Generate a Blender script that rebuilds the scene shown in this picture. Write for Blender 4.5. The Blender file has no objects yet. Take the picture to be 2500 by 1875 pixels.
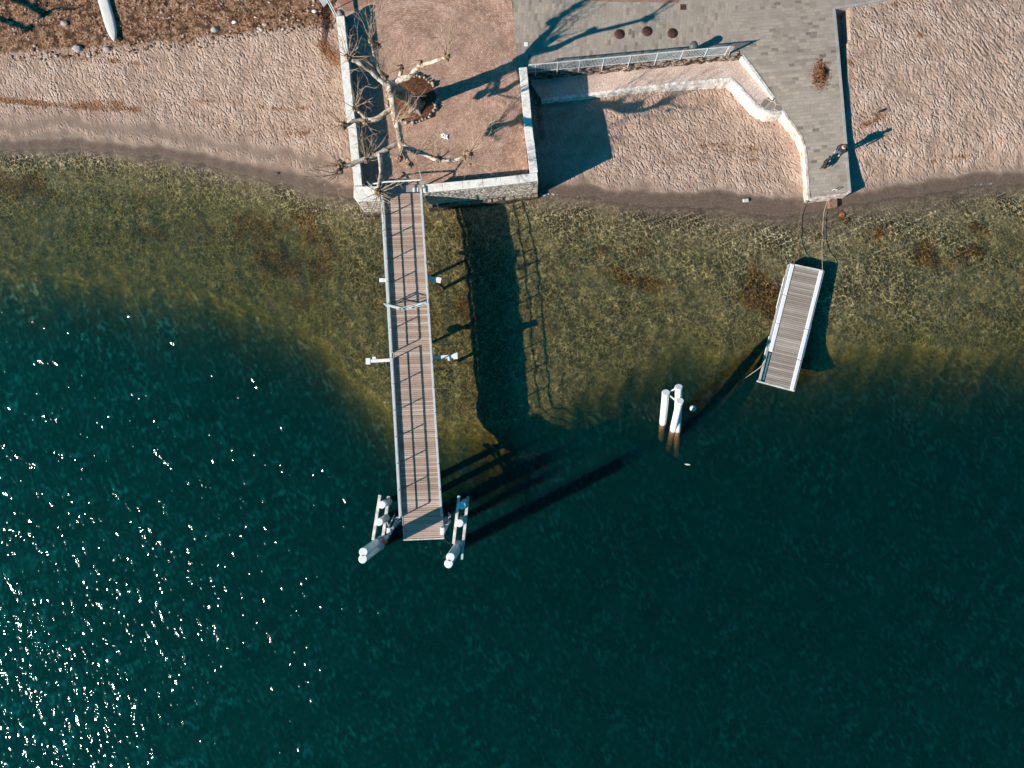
import bpy, math, random
import numpy as np
from mathutils import Vector, Matrix, noise as mnoise

random.seed(7)
rng = np.random.default_rng(7)
C = bpy.context.scene.collection
scene = bpy.context.scene

# ------------------------------------------------------------------ camera
F, W, H = 1733.0, 2500.0, 1875.0          # focal length in photo pixels, photo size
NX, NY = 1275.0, 1070.0                   # where straight-down lies in the picture
HC = 42.0                                 # camera height above the lake
n = Vector(((NX - W / 2) / F, -(NY - H / 2) / F, -1)).normalized()
wz = -n
wx = (Vector((1, 0, 0)) - wz * wz.x).normalized()
wy = wz.cross(wx)
R3 = Matrix((wx, wy, wz))                 # camera -> world
cam_d = bpy.data.cameras.new('camera')
cam = bpy.data.objects.new('camera', cam_d)
C.objects.link(cam)
M4 = R3.to_4x4(); M4.translation = Vector((0, 0, HC))
cam.matrix_world = M4
cam_d.sensor_fit = 'HORIZONTAL'
cam_d.sensor_width = 36
cam_d.lens = 36 * F / W
cam_d.clip_start = 0.5
cam_d.clip_end = 3000
scene.camera = cam


def P(px, py, z=0.0):
    """world point at height z that the photograph shows at pixel px, py"""
    d = R3 @ Vector(((px - W / 2) / F, -(py - H / 2) / F, -1))
    t = (z - HC) / d.z
    return Vector((d.x * t, d.y * t, z))


Rn = np.array([[*wx], [*wy], [*wz]])


def to_px(X, Y, Z):
    p = np.stack([X, Y, Z - HC], -1) @ Rn
    return p[..., 0] / -p[..., 2] * F + W / 2, -p[..., 1] / -p[..., 2] * F + H / 2


# ------------------------------------------------------------------ nodes
def rgb(c):
    return (c[0], c[1], c[2], 1)


class Mat:
    def __init__(s, name, rough=0.8):
        s.m = bpy.data.materials.new(name); s.m.use_nodes = True
        s.t = s.m.node_tree; s.t.nodes.clear()
        s.out = s.N('ShaderNodeOutputMaterial')
        s.b = s.N('ShaderNodeBsdfPrincipled')
        s.b.inputs['Roughness'].default_value = rough
        s.b.inputs['Specular IOR Level'].default_value = 0.25
        s.L(s.b.outputs[0], s.out.inputs[0])
        s._pos = None

    def N(s, t, **k):
        x = s.t.nodes.new(t)
        for a, v in k.items(): setattr(x, a, v)
        return x

    def L(s, a, b): s.t.links.new(a, b)

    def put(s, sock, v):
        if hasattr(v, 'is_output') or isinstance(v, bpy.types.NodeSocket): s.L(v, sock)
        elif isinstance(v, (tuple, list)) and sock.type == 'RGBA': sock.default_value = rgb(v)
        else: sock.default_value = v

    def pos(s):
        if s._pos is None: s._pos = s.N('ShaderNodeNewGeometry').outputs['Position']
        return s._pos

    def objpos(s): return s.N('ShaderNodeTexCoord').outputs['Object']

    def map(s, v, loc=(0, 0, 0), rot=0.0, scale=(1, 1, 1)):
        if rot and tuple(scale) != (1, 1, 1):      # turn first, then stretch
            v = s.map(v, rot=rot); rot = 0.0
        m = s.N('ShaderNodeMapping'); s.L(v, m.inputs[0])
        m.inputs['Location'].default_value = loc
        m.inputs['Rotation'].default_value = (0, 0, rot)
        m.inputs['Scale'].default_value = scale
        return m.outputs[0]

    def noise(s, v, scale, detail=3, rough=0.55, dist=0.0, out=0):
        x = s.N('ShaderNodeTexNoise'); s.L(v, x.inputs['Vector'])
        x.inputs['Scale'].default_value = scale; x.inputs['Detail'].default_value = detail
        x.inputs['Roughness'].default_value = rough; x.inputs['Distortion'].default_value = dist
        return x.outputs[out]

    def voro(s, v, scale, feature='F1', out='Distance', rnd=1.0):
        x = s.N('ShaderNodeTexVoronoi', feature=feature); s.L(v, x.inputs['Vector'])
        x.inputs['Scale'].default_value = scale; x.inputs['Randomness'].default_value = rnd
        return x.outputs[out]

    def ramp(s, f, stops, mode='LINEAR'):
        x = s.N('ShaderNodeValToRGB'); s.put(x.inputs[0], f)
        r = x.color_ramp; r.interpolation = mode
        while len(r.elements) < len(stops): r.elements.new(0.5)
        for e, (p, c) in zip(r.elements, stops):
            e.position = p; e.color = rgb(c) if isinstance(c, (tuple, list)) else (c, c, c, 1)
        return x.outputs[0]

    def mr(s, f, a, b, c=0.0, d=1.0, smooth=False):
        x = s.N('ShaderNodeMapRange'); s.put(x.inputs[0], f)
        if smooth: x.interpolation_type = 'SMOOTHSTEP'
        for i, v in zip((1, 2, 3, 4), (a, b, c, d)): x.inputs[i].default_value = v
        return x.outputs[0]

    def math(s, op, a, b=0.0, clamp=False):
        x = s.N('ShaderNodeMath', operation=op); x.use_clamp = clamp
        s.put(x.inputs[0], a); s.put(x.inputs[1], b)
        return x.outputs[0]

    def vadd(s, a, b):
        x = s.N('ShaderNodeVectorMath', operation='ADD'); s.put(x.inputs[0], a); s.put(x.inputs[1], b)
        return x.outputs[0]

    def vscale(s, a, k):
        x = s.N('ShaderNodeVectorMath', operation='SCALE'); s.put(x.inputs[0], a); x.inputs[3].default_value = k
        return x.outputs[0]

    def mix(s, f, a, b, mode='MIX'):
        x = s.N('ShaderNodeMix', data_type='RGBA', blend_type=mode)
        s.put(x.inputs[0], f); s.put(x.inputs[6], a); s.put(x.inputs[7], b)
        return x.outputs[2]

    def attr(s, name):
        return s.N('ShaderNodeAttribute', attribute_name=name).outputs['Fac']

    def color(s, c): s.put(s.b.inputs['Base Color'], c)

    def bump(s, h, dist=0.02, strength=1.0, normal=None):
        x = s.N('ShaderNodeBump'); s.put(x.inputs['Height'], h)
        x.inputs['Distance'].default_value = dist; x.inputs['Strength'].default_value = strength
        if normal is not None: s.L(normal, x.inputs['Normal'])
        return x.outputs[0]

    def normal(s, nn): s.L(nn, s.b.inputs['Normal'])


def simple(name, c1, c2, scale=6, rough=0.7, bump=0.0, metallic=0.0, detail=4):
    m = Mat(name, rough)
    v = m.objpos()
    f = m.noise(v, scale, detail)
    m.color(m.ramp(f, [(0.3, c1), (0.7, c2)]))
    m.b.inputs['Metallic'].default_value = metallic
    if bump: m.normal(m.bump(m.noise(v, scale * 3, 4), bump))
    return m.m


# ------------------------------------------------------------------ mesh builder
class MB:
    def __init__(s): s.v = []; s.f = []; s.sm = []

    def add(s, vs, fs, smooth=False):
        o = len(s.v); s.v += [tuple(x) for x in vs]
        s.f += [tuple(i + o for i in f) for f in fs]; s.sm += [smooth] * len(fs)
        return s

    def box(s, c, ax, ay, az):
        """centre and three half-extent vectors"""
        c, ax, ay, az = map(Vector, (c, ax, ay, az))
        vs = [c + i * ax + j * ay + k * az for i in (-1, 1) for j in (-1, 1) for k in (-1, 1)]
        return s.add(vs, [(0, 1, 3, 2), (4, 6, 7, 5), (0, 4, 5, 1), (2, 3, 7, 6), (0, 2, 6, 4), (1, 5, 7, 3)])

    def bar(s, a, b, w, h, up=(0, 0, 1)):
        a, b = Vector(a), Vector(b); d = b - a; L = d.length
        if L < 1e-6: return s
        d /= L; up = Vector(up)
        if abs(d.dot(up)) > 0.98: up = Vector((0, 1, 0))
        side = d.cross(up).normalized(); u = side.cross(d)
        return s.box((a + b) / 2, d * L / 2, side * w / 2, u * h / 2)

    def tube(s, pts, rad, n=8, cap=True, smooth=True, wob=0.0):
        pts = [Vector(p) for p in pts]
        if not isinstance(rad, (list, tuple)): rad = [rad] * len(pts)
        prev = None; rings = []
        for i, p in enumerate(pts):
            d = (pts[min(i + 1, len(pts) - 1)] - pts[max(i - 1, 0)]).normalized()
            if prev is None:
                a = Vector((0, 0, 1)) if abs(d.z) < 0.9 else Vector((1, 0, 0))
                u = d.cross(a).normalized()
            else:
                u = (prev - d * prev.dot(d))
                u = u.normalized() if u.length > 1e-6 else d.orthogonal().normalized()
            prev = u; w = d.cross(u)
            ring = []
            for k in range(n):
                t = 2 * math.pi * k / n
                r = rad[i]
                if wob: r *= 1 + wob * mnoise.noise((p + (u * math.cos(t) + w * math.sin(t)) * rad[i]) * 5)
                ring.append(p + (u * math.cos(t) + w * math.sin(t)) * r)
            rings.append(ring)
        vs = [q for r in rings for q in r]; fs = []
        for i in range(len(pts) - 1):
            for k in range(n):
                k2 = (k + 1) % n
                fs.append((i * n + k, i * n + k2, (i + 1) * n + k2, (i + 1) * n + k))
        s.add(vs, fs, smooth)
        if cap:
            s.add(rings[0], [tuple(reversed(range(n)))]); s.add(rings[-1], [tuple(range(n))])
        return s

    def blob(s, c, r, seg=10, rings=7, wob=0.25, sq=(1, 1, 1), freq=3.0):
        c = Vector(c); vs = []; fs = []
        for i in range(rings + 1):
            ph = math.pi * i / rings
            for k in range(seg):
                t = 2 * math.pi * k / seg
                d = Vector((math.sin(ph) * math.cos(t), math.sin(ph) * math.sin(t), math.cos(ph)))
                rr = r * (1 + wob * mnoise.noise(d * freq + c * 3))
                vs.append(c + Vector((d.x * sq[0], d.y * sq[1], d.z * sq[2])) * rr)
        for i in range(rings):
            for k in range(seg):
                k2 = (k + 1) % seg
                fs.append((i * seg + k, (i + 1) * seg + k, (i + 1) * seg + k2, i * seg + k2))
        return s.add(vs, fs, True)

    def prism(s, poly, z0, z1, side=True, bottom=True):
        """poly: list of (x,y); z1 number or list"""
        k = len(poly)
        zt = z1 if isinstance(z1, (list, tuple)) else [z1] * k
        zb = z0 if isinstance(z0, (list, tuple)) else [z0] * k
        ar = sum(poly[i][0] * poly[(i + 1) % k][1] - poly[(i + 1) % k][0] * poly[i][1] for i in range(k))
        if ar < 0:
            poly = poly[::-1]; zt = zt[::-1]; zb = zb[::-1]
        vs = [(p[0], p[1], z) for p, z in zip(poly, zb)] + [(p[0], p[1], z) for p, z in zip(poly, zt)]
        fs = [tuple(range(k, 2 * k))]
        if bottom: fs.append(tuple(reversed(range(k))))
        if side: fs += [(i, (i + 1) % k, (i + 1) % k + k, i + k) for i in range(k)]
        return s.add(vs, fs)

    def lathe(s, c, prof, n=20):
        """prof: list of (r, z) ; c base centre"""
        c = Vector(c); vs = []
        for r, z in prof:
            for k in range(n):
                t = 2 * math.pi * k / n
                vs.append(c + Vector((r * math.cos(t), r * math.sin(t), z)))
        fs = []
        for i in range(len(prof) - 1):
            for k in range(n):
                k2 = (k + 1) % n
                fs.append((i * n + k, i * n + k2, (i + 1) * n + k2, (i + 1) * n + k))
        s.add(vs, fs, True)
        s.add(vs[:n], [tuple(reversed(range(n)))]); s.add(vs[-n:], [tuple(range(n))])
        return s

    def build(s, name, mat, parent=None, bevel=0.0, **kw):
        me = bpy.data.meshes.new(name)
        org = parent_world(parent) if parent is not None else kw.pop('origin', None)
        if org is None:
            a = np.array(s.v); org = Vector(((a[:, 0].min() + a[:, 0].max()) / 2, (a[:, 1].min() + a[:, 1].max()) / 2, a[:, 2].min()))
        vs = [(x - org.x, y - org.y, z - org.z) for x, y, z in s.v]
        me.from_pydata(vs, [], s.f)
        me.polygons.foreach_set('use_smooth', s.sm)
        me.materials.append(mat); me.update()
        o = bpy.data.objects.new(name, me); C.objects.link(o)
        if parent is not None: o.parent = parent
        else: o.location = org
        if bevel:
            b = o.modifiers.new('bevel', 'BEVEL'); b.width = bevel; b.segments = 1; b.limit_method = 'ANGLE'
        return o


def parent_world(o):
    p = Vector((0, 0, 0))
    while o is not None: p += o.location; o = o.parent
    return p


def tag(o, label=None, cat=None, group=None, kind=None):
    if label: o['label'] = label
    if cat: o['category'] = cat
    if group: o['group'] = group
    if kind: o['kind'] = kind
    return o


def thing(name, label, cat, loc, group=None):
    o = bpy.data.objects.new(name, None); C.objects.link(o); o.location = Vector(loc)
    o.empty_display_size = 0.3
    return tag(o, label, cat, group)


def interp(x, xs, ys): return float(np.interp(x, xs, ys))


# ------------------------------------------------------------------ terrain layout
SHX = [-4000, 0, 202, 315, 394, 506, 564, 687, 800, 900, 960, 1034, 1250, 1317, 1443, 1525, 1606, 1769, 1862, 1964, 2013, 2054, 2204, 2254, 2406, 2500, 6000]
SHY = [380, 367, 363, 378, 383, 405, 421, 448, 474, 490, 455, 440, 440, 474, 482, 498, 506, 508, 529, 525, 510, 504, 481, 478, 449, 454, 430]
DRX = [-4000, 0, 250, 450, 600, 700, 780, 860, 950, 1100, 1250, 1400, 1500, 1600, 1700, 1850, 2000, 2150, 2300, 2500, 6000]
DRY = [620, 655, 680, 712, 738, 780, 850, 920, 985, 1030, 1030, 975, 915, 880, 850, 845, 840, 830, 845, 850, 850]
FLOOR = 1.75      # terrace and promenade level
PAR = 2.6         # parapet top


def ground_z(X, Y, detail=True):
    """height of sand and lake bed"""
    px, py = to_px(X, Y, np.zeros_like(X))
    ys = np.interp(px, SHX, SHY); yd = np.interp(px, DRX, DRY)
    if detail:
        wob = (np.sin(px * .021 + 1.3) + np.sin(px * .047) * .6 + np.sin(px * .11 + py * .01) * .35)
        yd = yd + wob * 8
        ys = ys + 2.0 * np.sin(px * .06) + 1.5 * np.sin(px * .17 + 2)
    m = (ys - py) / 41.0                                   # metres inland
    slope = np.interp(px, [0, 860, 900, 1290, 1330, 1950, 2050, 2080, 2600], [.125, .12, .05, .04, .055, .055, .15, .155, .15])
    land = slope * m
    land = np.where(m > 9, slope * 9 + (m - 9) * slope * .4, land)
    rgt = np.interp(m, [0, 1.1, 1.9, 2.8, 4.2, 7, 9, 12, 16, 400], [0, .07, .38, .66, .93, 1.36, 1.58, 1.68, 1.72, 1.9])
    land = np.where(px > 2040, rgt, land)
    land = np.minimum(land, np.where((px > 800) & (px < 2040), 0.9, 1.9))
    wall_x = np.interp(py, [200, 250, 285, 345, 380, 500], [1800, 1880, 1922, 1966, 1976, 1984])
    bank = np.clip(1 - np.abs(wall_x - px) / 60, 0, 1) * (px < 2030) * (px > 1700)
    wz_ = FLOOR - 1.1 * np.clip((py - 25 - 150) / 320.0, 0, 1)
    land = land + bank ** 1.5 * np.maximum(wz_ - .32 - land, 0) * sstep(170, 260, py) * (1 - sstep(440, 490, py))
    t = (py - ys) / np.maximum(yd - ys, 20)
    over = np.maximum(py - yd, 0) / 41.0
    plat = np.interp(px, [0, 700, 1000, 1450, 1800, 2050, 2500], [.75, .75, .52, .52, .42, .30, .46])
    mm = np.maximum(py - ys, 0) / 41.0
    sea = -(plat * (1 - np.exp(-mm / 1.6)) + .10 * np.clip(t, 0, 1) + .6 * sstep(0, 1, (t - np.interp(px, [850, 1000, 1320, 1450], [.65, 1.0, 1.0, .65])) / .8) + np.minimum(over * 0.55, 11))
    z = np.where(py < ys, land, sea)
    return z, px, py, ys, yd, m, t


def gz(x, y):
    return float(ground_z(np.array([x]), np.array([y]))[0][0])


def PG(px, py, dz=0.0):
    """world point on the sand that the photograph shows at px, py"""
    z = 0.2
    for _ in range(6):
        p = P(px, py, z); z = gz(p.x, p.y) + dz
    return P(px, py, z)


def dense_axis(lo, hi, step, far):
    a = list(np.arange(lo, hi + 1e-6, step)); s = step; x = a[-1]
    while x < far: s *= 1.35; x += s; a.append(x)
    s = step; x = a[0]; b = []
    while x > -far: s *= 1.35; x -= s; b.append(x)
    return np.array(b[::-1] + a)


def grid_mesh(name, xs, ys, Z, attrs, mat):
    nx, ny = len(xs), len(ys)
    X, Y = np.meshgrid(xs, ys)
    co = np.stack([X, Y, Z], -1).reshape(-1, 3).astype(np.float32)
    i = np.arange(nx * ny).reshape(ny, nx)
    q = np.stack([i[:-1, :-1], i[:-1, 1:], i[1:, 1:], i[1:, :-1]], -1).reshape(-1, 4).astype(np.int32)
    me = bpy.data.meshes.new(name)
    me.vertices.add(len(co)); me.vertices.foreach_set('co', co.ravel())
    me.loops.add(q.size); me.loops.foreach_set('vertex_index', q.ravel())
    me.polygons.add(len(q)); me.polygons.foreach_set('loop_start', np.arange(0, q.size, 4, dtype=np.int32))
    me.polygons.foreach_set('loop_total', np.full(len(q), 4, dtype=np.int32))
    me.polygons.foreach_set('use_smooth', np.ones(len(q), dtype=bool))
    me.update(calc_edges=True)
    for k, a in attrs.items():
        at = me.attributes.new(k, 'FLOAT', 'POINT'); at.data.foreach_set('value', a.ravel().astype(np.float32))
    me.materials.append(mat)
    o = bpy.data.objects.new(name, me); C.objects.link(o)
    return o


def vnoise(X, Y, s, seed=0):
    """smooth value noise on arrays, 0..1"""
    r = np.random.default_rng(seed); T = r.random((256, 256))
    x = X * s + 1000.3; y = Y * s + 1000.7
    xi = np.floor(x).astype(int); yi = np.floor(y).astype(int); fx = x - xi; fy = y - yi
    fx = fx * fx * (3 - 2 * fx); fy = fy * fy * (3 - 2 * fy)
    a = T[xi & 255, yi & 255]; b = T[(xi + 1) & 255, yi & 255]; c = T[xi & 255, (yi + 1) & 255]; d = T[(xi + 1) & 255, (yi + 1) & 255]
    return (a * (1 - fx) + b * fx) * (1 - fy) + (c * (1 - fx) + d * fx) * fy


def fbm(X, Y, s, seed=0, o=4):
    return sum(vnoise(X, Y, s * 2 ** k, seed + k) * .5 ** k for k in range(o)) / sum(.5 ** k for k in range(o))


def gauss(px, py, cx, cy, rx, ry, ang=0.0):
    a = math.radians(ang); dx = px - cx; dy = py - cy
    u = dx * math.cos(a) + dy * math.sin(a); v = -dx * math.sin(a) + dy * math.cos(a)
    return np.exp(-(u / rx) ** 2 - (v / ry) ** 2)


def line_mask(px, py, pts, w):
    best = np.full(px.shape, 1e9)
    for (x0, y0), (x1, y1) in zip(pts[:-1], pts[1:]):
        dx, dy = x1 - x0, y1 - y0; L = dx * dx + dy * dy
        t = np.clip(((px - x0) * dx + (py - y0) * dy) / L, 0, 1)
        best = np.minimum(best, np.hypot(px - x0 - t * dx, py - y0 - t * dy))
    return np.exp(-(best / w) ** 2)


def sstep(a, b, x):
    t = np.clip((x - a) / (b - a), 0, 1); return t * t * (3 - 2 * t)


# ---- ground material
def ground_material():
    m = Mat('sand_and_bed', 0.9)
    p = m.pos()
    wet, weed, veg, algae, under, shell, track = (m.attr(k) for k in ('wet', 'weed', 'veg', 'algae', 'under', 'shell', 'track'))
    nA = m.noise(p, 1.1, 3, .6); nB = m.noise(p, 3.2, 4, .7); nC = m.noise(p, 9, 4, .75); nD = m.noise(p, 26, 3, .7)
    sand = m.ramp(m.math('ADD', m.math('MULTIPLY', nA, .45), m.math('MULTIPLY', nD, .55)),
                  [(.34, (.285, .187, .137)), (.5, (.43, .297, .228)), (.66, (.605, .452, .368))])
    # drift weed, leaves
    wmask = m.math('MULTIPLY', m.mr(m.math('ADD', nC, m.math('MULTIPLY', weed, .55)), .76, .90), m.mr(weed, .05, .25))
    orange = m.ramp(nD, [(.35, (.05, .022, .01)), (.52, (.24, .085, .025)), (.68, (.42, .2, .08))])
    col = m.mix(m.math('MULTIPLY', wmask, m.mr(nD, .3, .6, .35, 1)), sand, orange)
    # wet sand
    wcol = m.ramp(nC, [(.3, (.105, .070, .050)), (.7, (.19, .135, .102))])
    col = m.mix(wet, col, wcol)
    # pale shells and grit
    sh = m.mr(m.voro(p, 8.5, 'F1', 'Distance'), .16, .08)
    col = m.mix(m.math('MULTIPLY', m.math('MULTIPLY', sh, shell), m.mr(nB, .48, .56)), col, (.85, .78, .7))
    # stony ground with dry plants
    vmix = m.math('ADD', m.math('MULTIPLY', nC, .6), m.math('MULTIPLY', nB, .4))
    vc = m.ramp(vmix, [(.38, (.025, .014, .009)), (.46, (.14, .062, .028)), (.51, (.30, .165, .095)), (.57, (.47, .32, .235)), (.65, (.60, .49, .41))])
    vc = m.mix(m.mr(nA, .5, .62, .0, .5), vc, m.mix(.6, vc, (.34, .22, .15)))
    v1 = m.N('ShaderNodeTexVoronoi'); m.L(p, v1.inputs['Vector']); v1.inputs['Scale'].default_value = 2.2
    stc = m.ramp(v1.outputs['Color'], [(.2, (.25, .23, .21)), (.8, (.48, .39, .33))])
    vc = m.mix(m.math('MULTIPLY', m.mr(v1.outputs['Distance'], .17, .11), m.mr(nA, .5, .55)), vc, stc)
    vc = m.mix(m.math('MULTIPLY', m.mr(v1.outputs['Distance'], .55, .75), .7), vc, (.03, .017, .011))
    vc = m.mix(1, vc, (1.02, .93, .85), 'MULTIPLY')
    col = m.mix(veg, col, vc)
    # lake bed
    v2 = m.N('ShaderNodeTexVoronoi'); m.L(p, v2.inputs['Vector']); v2.inputs['Scale'].default_value = 5.0
    bed = m.mix(.4, m.ramp(m.math('ADD', m.math('MULTIPLY', nB, .5), m.math('MULTIPLY', nC, .5)), [(.36, (.12, .083, .053)), (.5, (.34, .255, .168)), (.64, (.66, .53, .38))]),
                m.ramp(v2.outputs['Color'], [(.2, (.10, .08, .06)), (.6, (.27, .22, .165)), (.93, (.6, .50, .39))]))
    wf = m.mr(m.math('ADD', m.math('ADD', m.math('MULTIPLY', nB, .6), m.math('MULTIPLY', nC, .4)), m.math('MULTIPLY', algae, .32)), .60, .72)
    bed = m.mix(m.math('MULTIPLY', wf, m.mr(algae, 0, .35, 0, .92)), bed, m.ramp(nC, [(.38, (.03, .014, .005)), (.52, (.22, .095, .02)), (.66, (.58, .31, .07))]))
    col = m.mix(under, col, bed)
    m.color(col)
    # relief: trampled sand, tracks, smooth wet band, rubble
    q = m.map(p, rot=math.radians(60), scale=(.75, 1.3, 1.0))
    f1 = m.noise(q, 5.6, 1, .5); f2 = m.noise(p, 8.0, 1, .5)
    hs = m.math('ADD', m.math('MULTIPLY', m.mr(f1, .26, .54, 0, 1, True), .62), m.math('MULTIPLY', f2, .55))
    dry = m.math('MULTIPLY', m.mr(wet, .0, .6, 1, .06), m.mr(veg, 0, 1, 1, .2))
    dry = m.math('MULTIPLY', dry, m.mr(under, 0, 1, 1, .0))
    tr = m.noise(m.map(p, rot=math.radians(-40), scale=(3.6, .45, 1)), 1.5, 3, .6)
    dry = m.math('MULTIPLY', dry, m.mr(nA, .36, .58, .5, 1.2))
    hh = m.math('ADD', m.math('MULTIPLY', hs, dry), m.math('MULTIPLY', tr, m.math('MULTIPLY', track, 2.2)))
    hh = m.math('ADD', hh, m.math('MULTIPLY', nC, m.math('ADD', m.math('MULTIPLY', veg, 1.1), m.math('MULTIPLY', under, .6))))
    m.normal(m.bump(hh, .075))
    m.put(m.b.inputs['Roughness'], m.mr(wet, 0, 1, .95, .62))
    return m.m


xs = dense_axis(-34, 34, .13, 420); ysx = dense_axis(-8, 32, .13, 420)
GX, GY = np.meshgrid(xs, ysx)
Z, px, py, ysh, ydr, inl, tt = ground_z(GX, GY)
# picture position of the actual sand surface (a few rounds are not needed: near enough)
qx, qy = to_px(GX, GY, Z)
nz = fbm(GX, GY, .5, 3); nz2 = fbm(GX, GY, 1.7, 9)
# small real relief
Z = Z + (fbm(GX, GY, 2.2, 21, 3) - .5) * .06 * (py < ysh - 15) + (nz2 - .5) * .22 * sstep(20, 130, py - ysh) * (py < ydr + 200)
dsh = (ysh - py)
core = np.interp(qx, [0, 300, 800, 1300, 1500, 1900, 2050, 2300, 2500], [24, 24, 30, 26, 32, 44, 30, 34, 30])
soft = np.interp(qx, [0, 300, 800, 1300, 1500, 1900, 2050, 2300, 2500], [118, 125, 110, 50, 70, 66, 66, 76, 74])
wv_ = (nz - .5) * 12 + (nz2 - .5) * 4
wet = 1 - sstep(core - 9, core + 13, dsh + wv_)
mid = (1 - sstep(soft * .55, soft, dsh + (nz - .5) * 45)) * (.44 + .15 * np.sin(dsh * .16 + nz * 8))
wet = np.clip(np.maximum(wet, mid), 0, 1)
veg_y = np.interp(qx, [-500, 0, 300, 450, 560, 700, 830], [140, 132, 112, 100, 84, 66, 52])
veg = (1 - sstep(-5, 5, qy - veg_y + (nz2 - .5) * 22)) * (qx < 850)
weed = np.zeros_like(Z)
for pts, w, k in [([(0, 243), (120, 255), (240, 262), (340, 268)], 9, 1.0), ([(170, 248), (300, 252)], 8, .8),
                  ([(340, 245), (460, 248), (560, 246), (700, 270), (750, 262)], 8, .75), ([(600, 262), (640, 290), (720, 325)], 8, .6),
                  ([(400, 262), (540, 300), (650, 330)], 7, .6), ([(690, 325), (740, 328), (790, 300)], 7, .9),
                  ([(150, 138), (300, 150), (360, 158)], 8, .9), ([(790, 110), (830, 150)], 22, 1.0), ([(790, 215), (800, 280)], 14, .8), ([(800, 200), (835, 185)], 20, .7),
                  ([(1880, 285), (1910, 272), (1935, 300), (1965, 350)], 9, 1.3), ([(1780, 200), (1800, 225), (1830, 270), (1880, 290)], 8, 1.0),
                  ([(1520, 320), (1560, 325)], 8, .7), ([(1690, 360), (1780, 352), (1880, 370)], 9, .7), ([(1800, 395), (1900, 385)], 8, .6),
                  ([(1400, 385), (1600, 380), (1750, 390)], 5, .45), ([(1970, 340), (1975, 430)], 8, .9), ([(1700, 225), (1760, 270)], 22, .3),
                  ([(1390, 382), (1440, 374)], 9, .55), ([(1410, 308), (1500, 318)], 5, .5), ([(1310, 240), (1325, 330)], 14, .9), ([(1390, 245), (1460, 240)], 8, .6),
                  ([(2100, 310), (2160, 280)], 12, .9), ([(2250, 397), (2360, 380)], 10, .6), ([(2055, 140), (2080, 160)], 14, .7),
                  ([(2180, 10), (2240, 5), (2300, 10)], 13, .6), ([(2040, 60), (2050, 120)], 8, .7), ([(2245, 85), (2255, 85)], 9, 1.0), ([(2440, 5), (2460, 8)], 12, .8), ([(2260, 250), (2320, 255)], 14, .45)]:
    weed = np.maximum(weed, k * line_mask(qx, qy, pts, w))
weed = weed * np.clip(.15 + 1.5 * nz2 * (.4 + nz), 0, 1.4)
algae = np.zeros_like(Z)
for cx, cy, rx, ry, k, a in [(30, 445, 90, 32, 1.6, 3), (700, 620, 120, 110, 1.1, 30), (560, 540, 130, 50, .7, 10), (330, 560, 200, 30, .6, 5), (300, 480, 160, 40, .35, 0), (950, 720, 60, 50, .9, 0),
                             (1500, 605, 70, 18, 1.1, 3), (1560, 680, 120, 30, .9, 8), (1870, 720, 90, 60, 1.0, 40), (1650, 760, 130, 40, .4, 0), (2350, 620, 220, 35, .9, 6), (2200, 580, 120, 30, .7, 0),
                             (1100, 760, 90, 70, .5, 0), (1350, 760, 130, 60, .45, 0), (2450, 560, 90, 25, 1.0, 10), (1000, 900, 60, 50, .5, 0), (1190, 620, 80, 60, .4, 0)]:
    algae = np.maximum(algae, k * gauss(px, py, cx, cy, rx, ry, a))
algae = np.clip(algae * np.clip((fbm(GX, GY, .9, 55) - .3) * 3.2, .1, 1.6), 0, 1.5)
under = .35 * sstep(-2, 10, py - ysh) + .65 * sstep(5, 75, py - ysh + (nz - .5) * 50)
shell = np.clip(np.maximum(gauss(qx, qy, 1600, 440, 330, 45, 3) * 1.1, np.maximum(line_mask(qx, qy, [(330, 268), (560, 300), (800, 380)], 22) * .8, gauss(qx, qy, 2250, 420, 260, 28) * .8)), 0, 1)
shell = np.maximum(shell, .3 * (dsh > 0) * (dsh < 60)) + .15 * (dsh > -150) * (dsh < 0)
shell = np.maximum(shell, line_mask(qx, qy, [(1315, 455), (1500, 440), (1700, 465), (1960, 480)], 26) * .9)
shell = np.maximum(shell, line_mask(qx, qy, [(5, 330), (60, 332), (140, 350), (230, 358)], 7) * 1.0)
track = np.clip(np.maximum(gauss(qx, qy, 2390, 150, 110, 190, -28), .5 * gauss(qx, qy, 2250, 120, 90, 90)), 0, 1) * (qx > 2080)
ground = grid_mesh('beach_ground', xs, ysx, Z, dict(wet=wet, weed=weed, veg=veg, algae=algae, under=under, shell=np.clip(shell, 0, 1), track=track), ground_material())
tag(ground, kind='structure')


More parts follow.
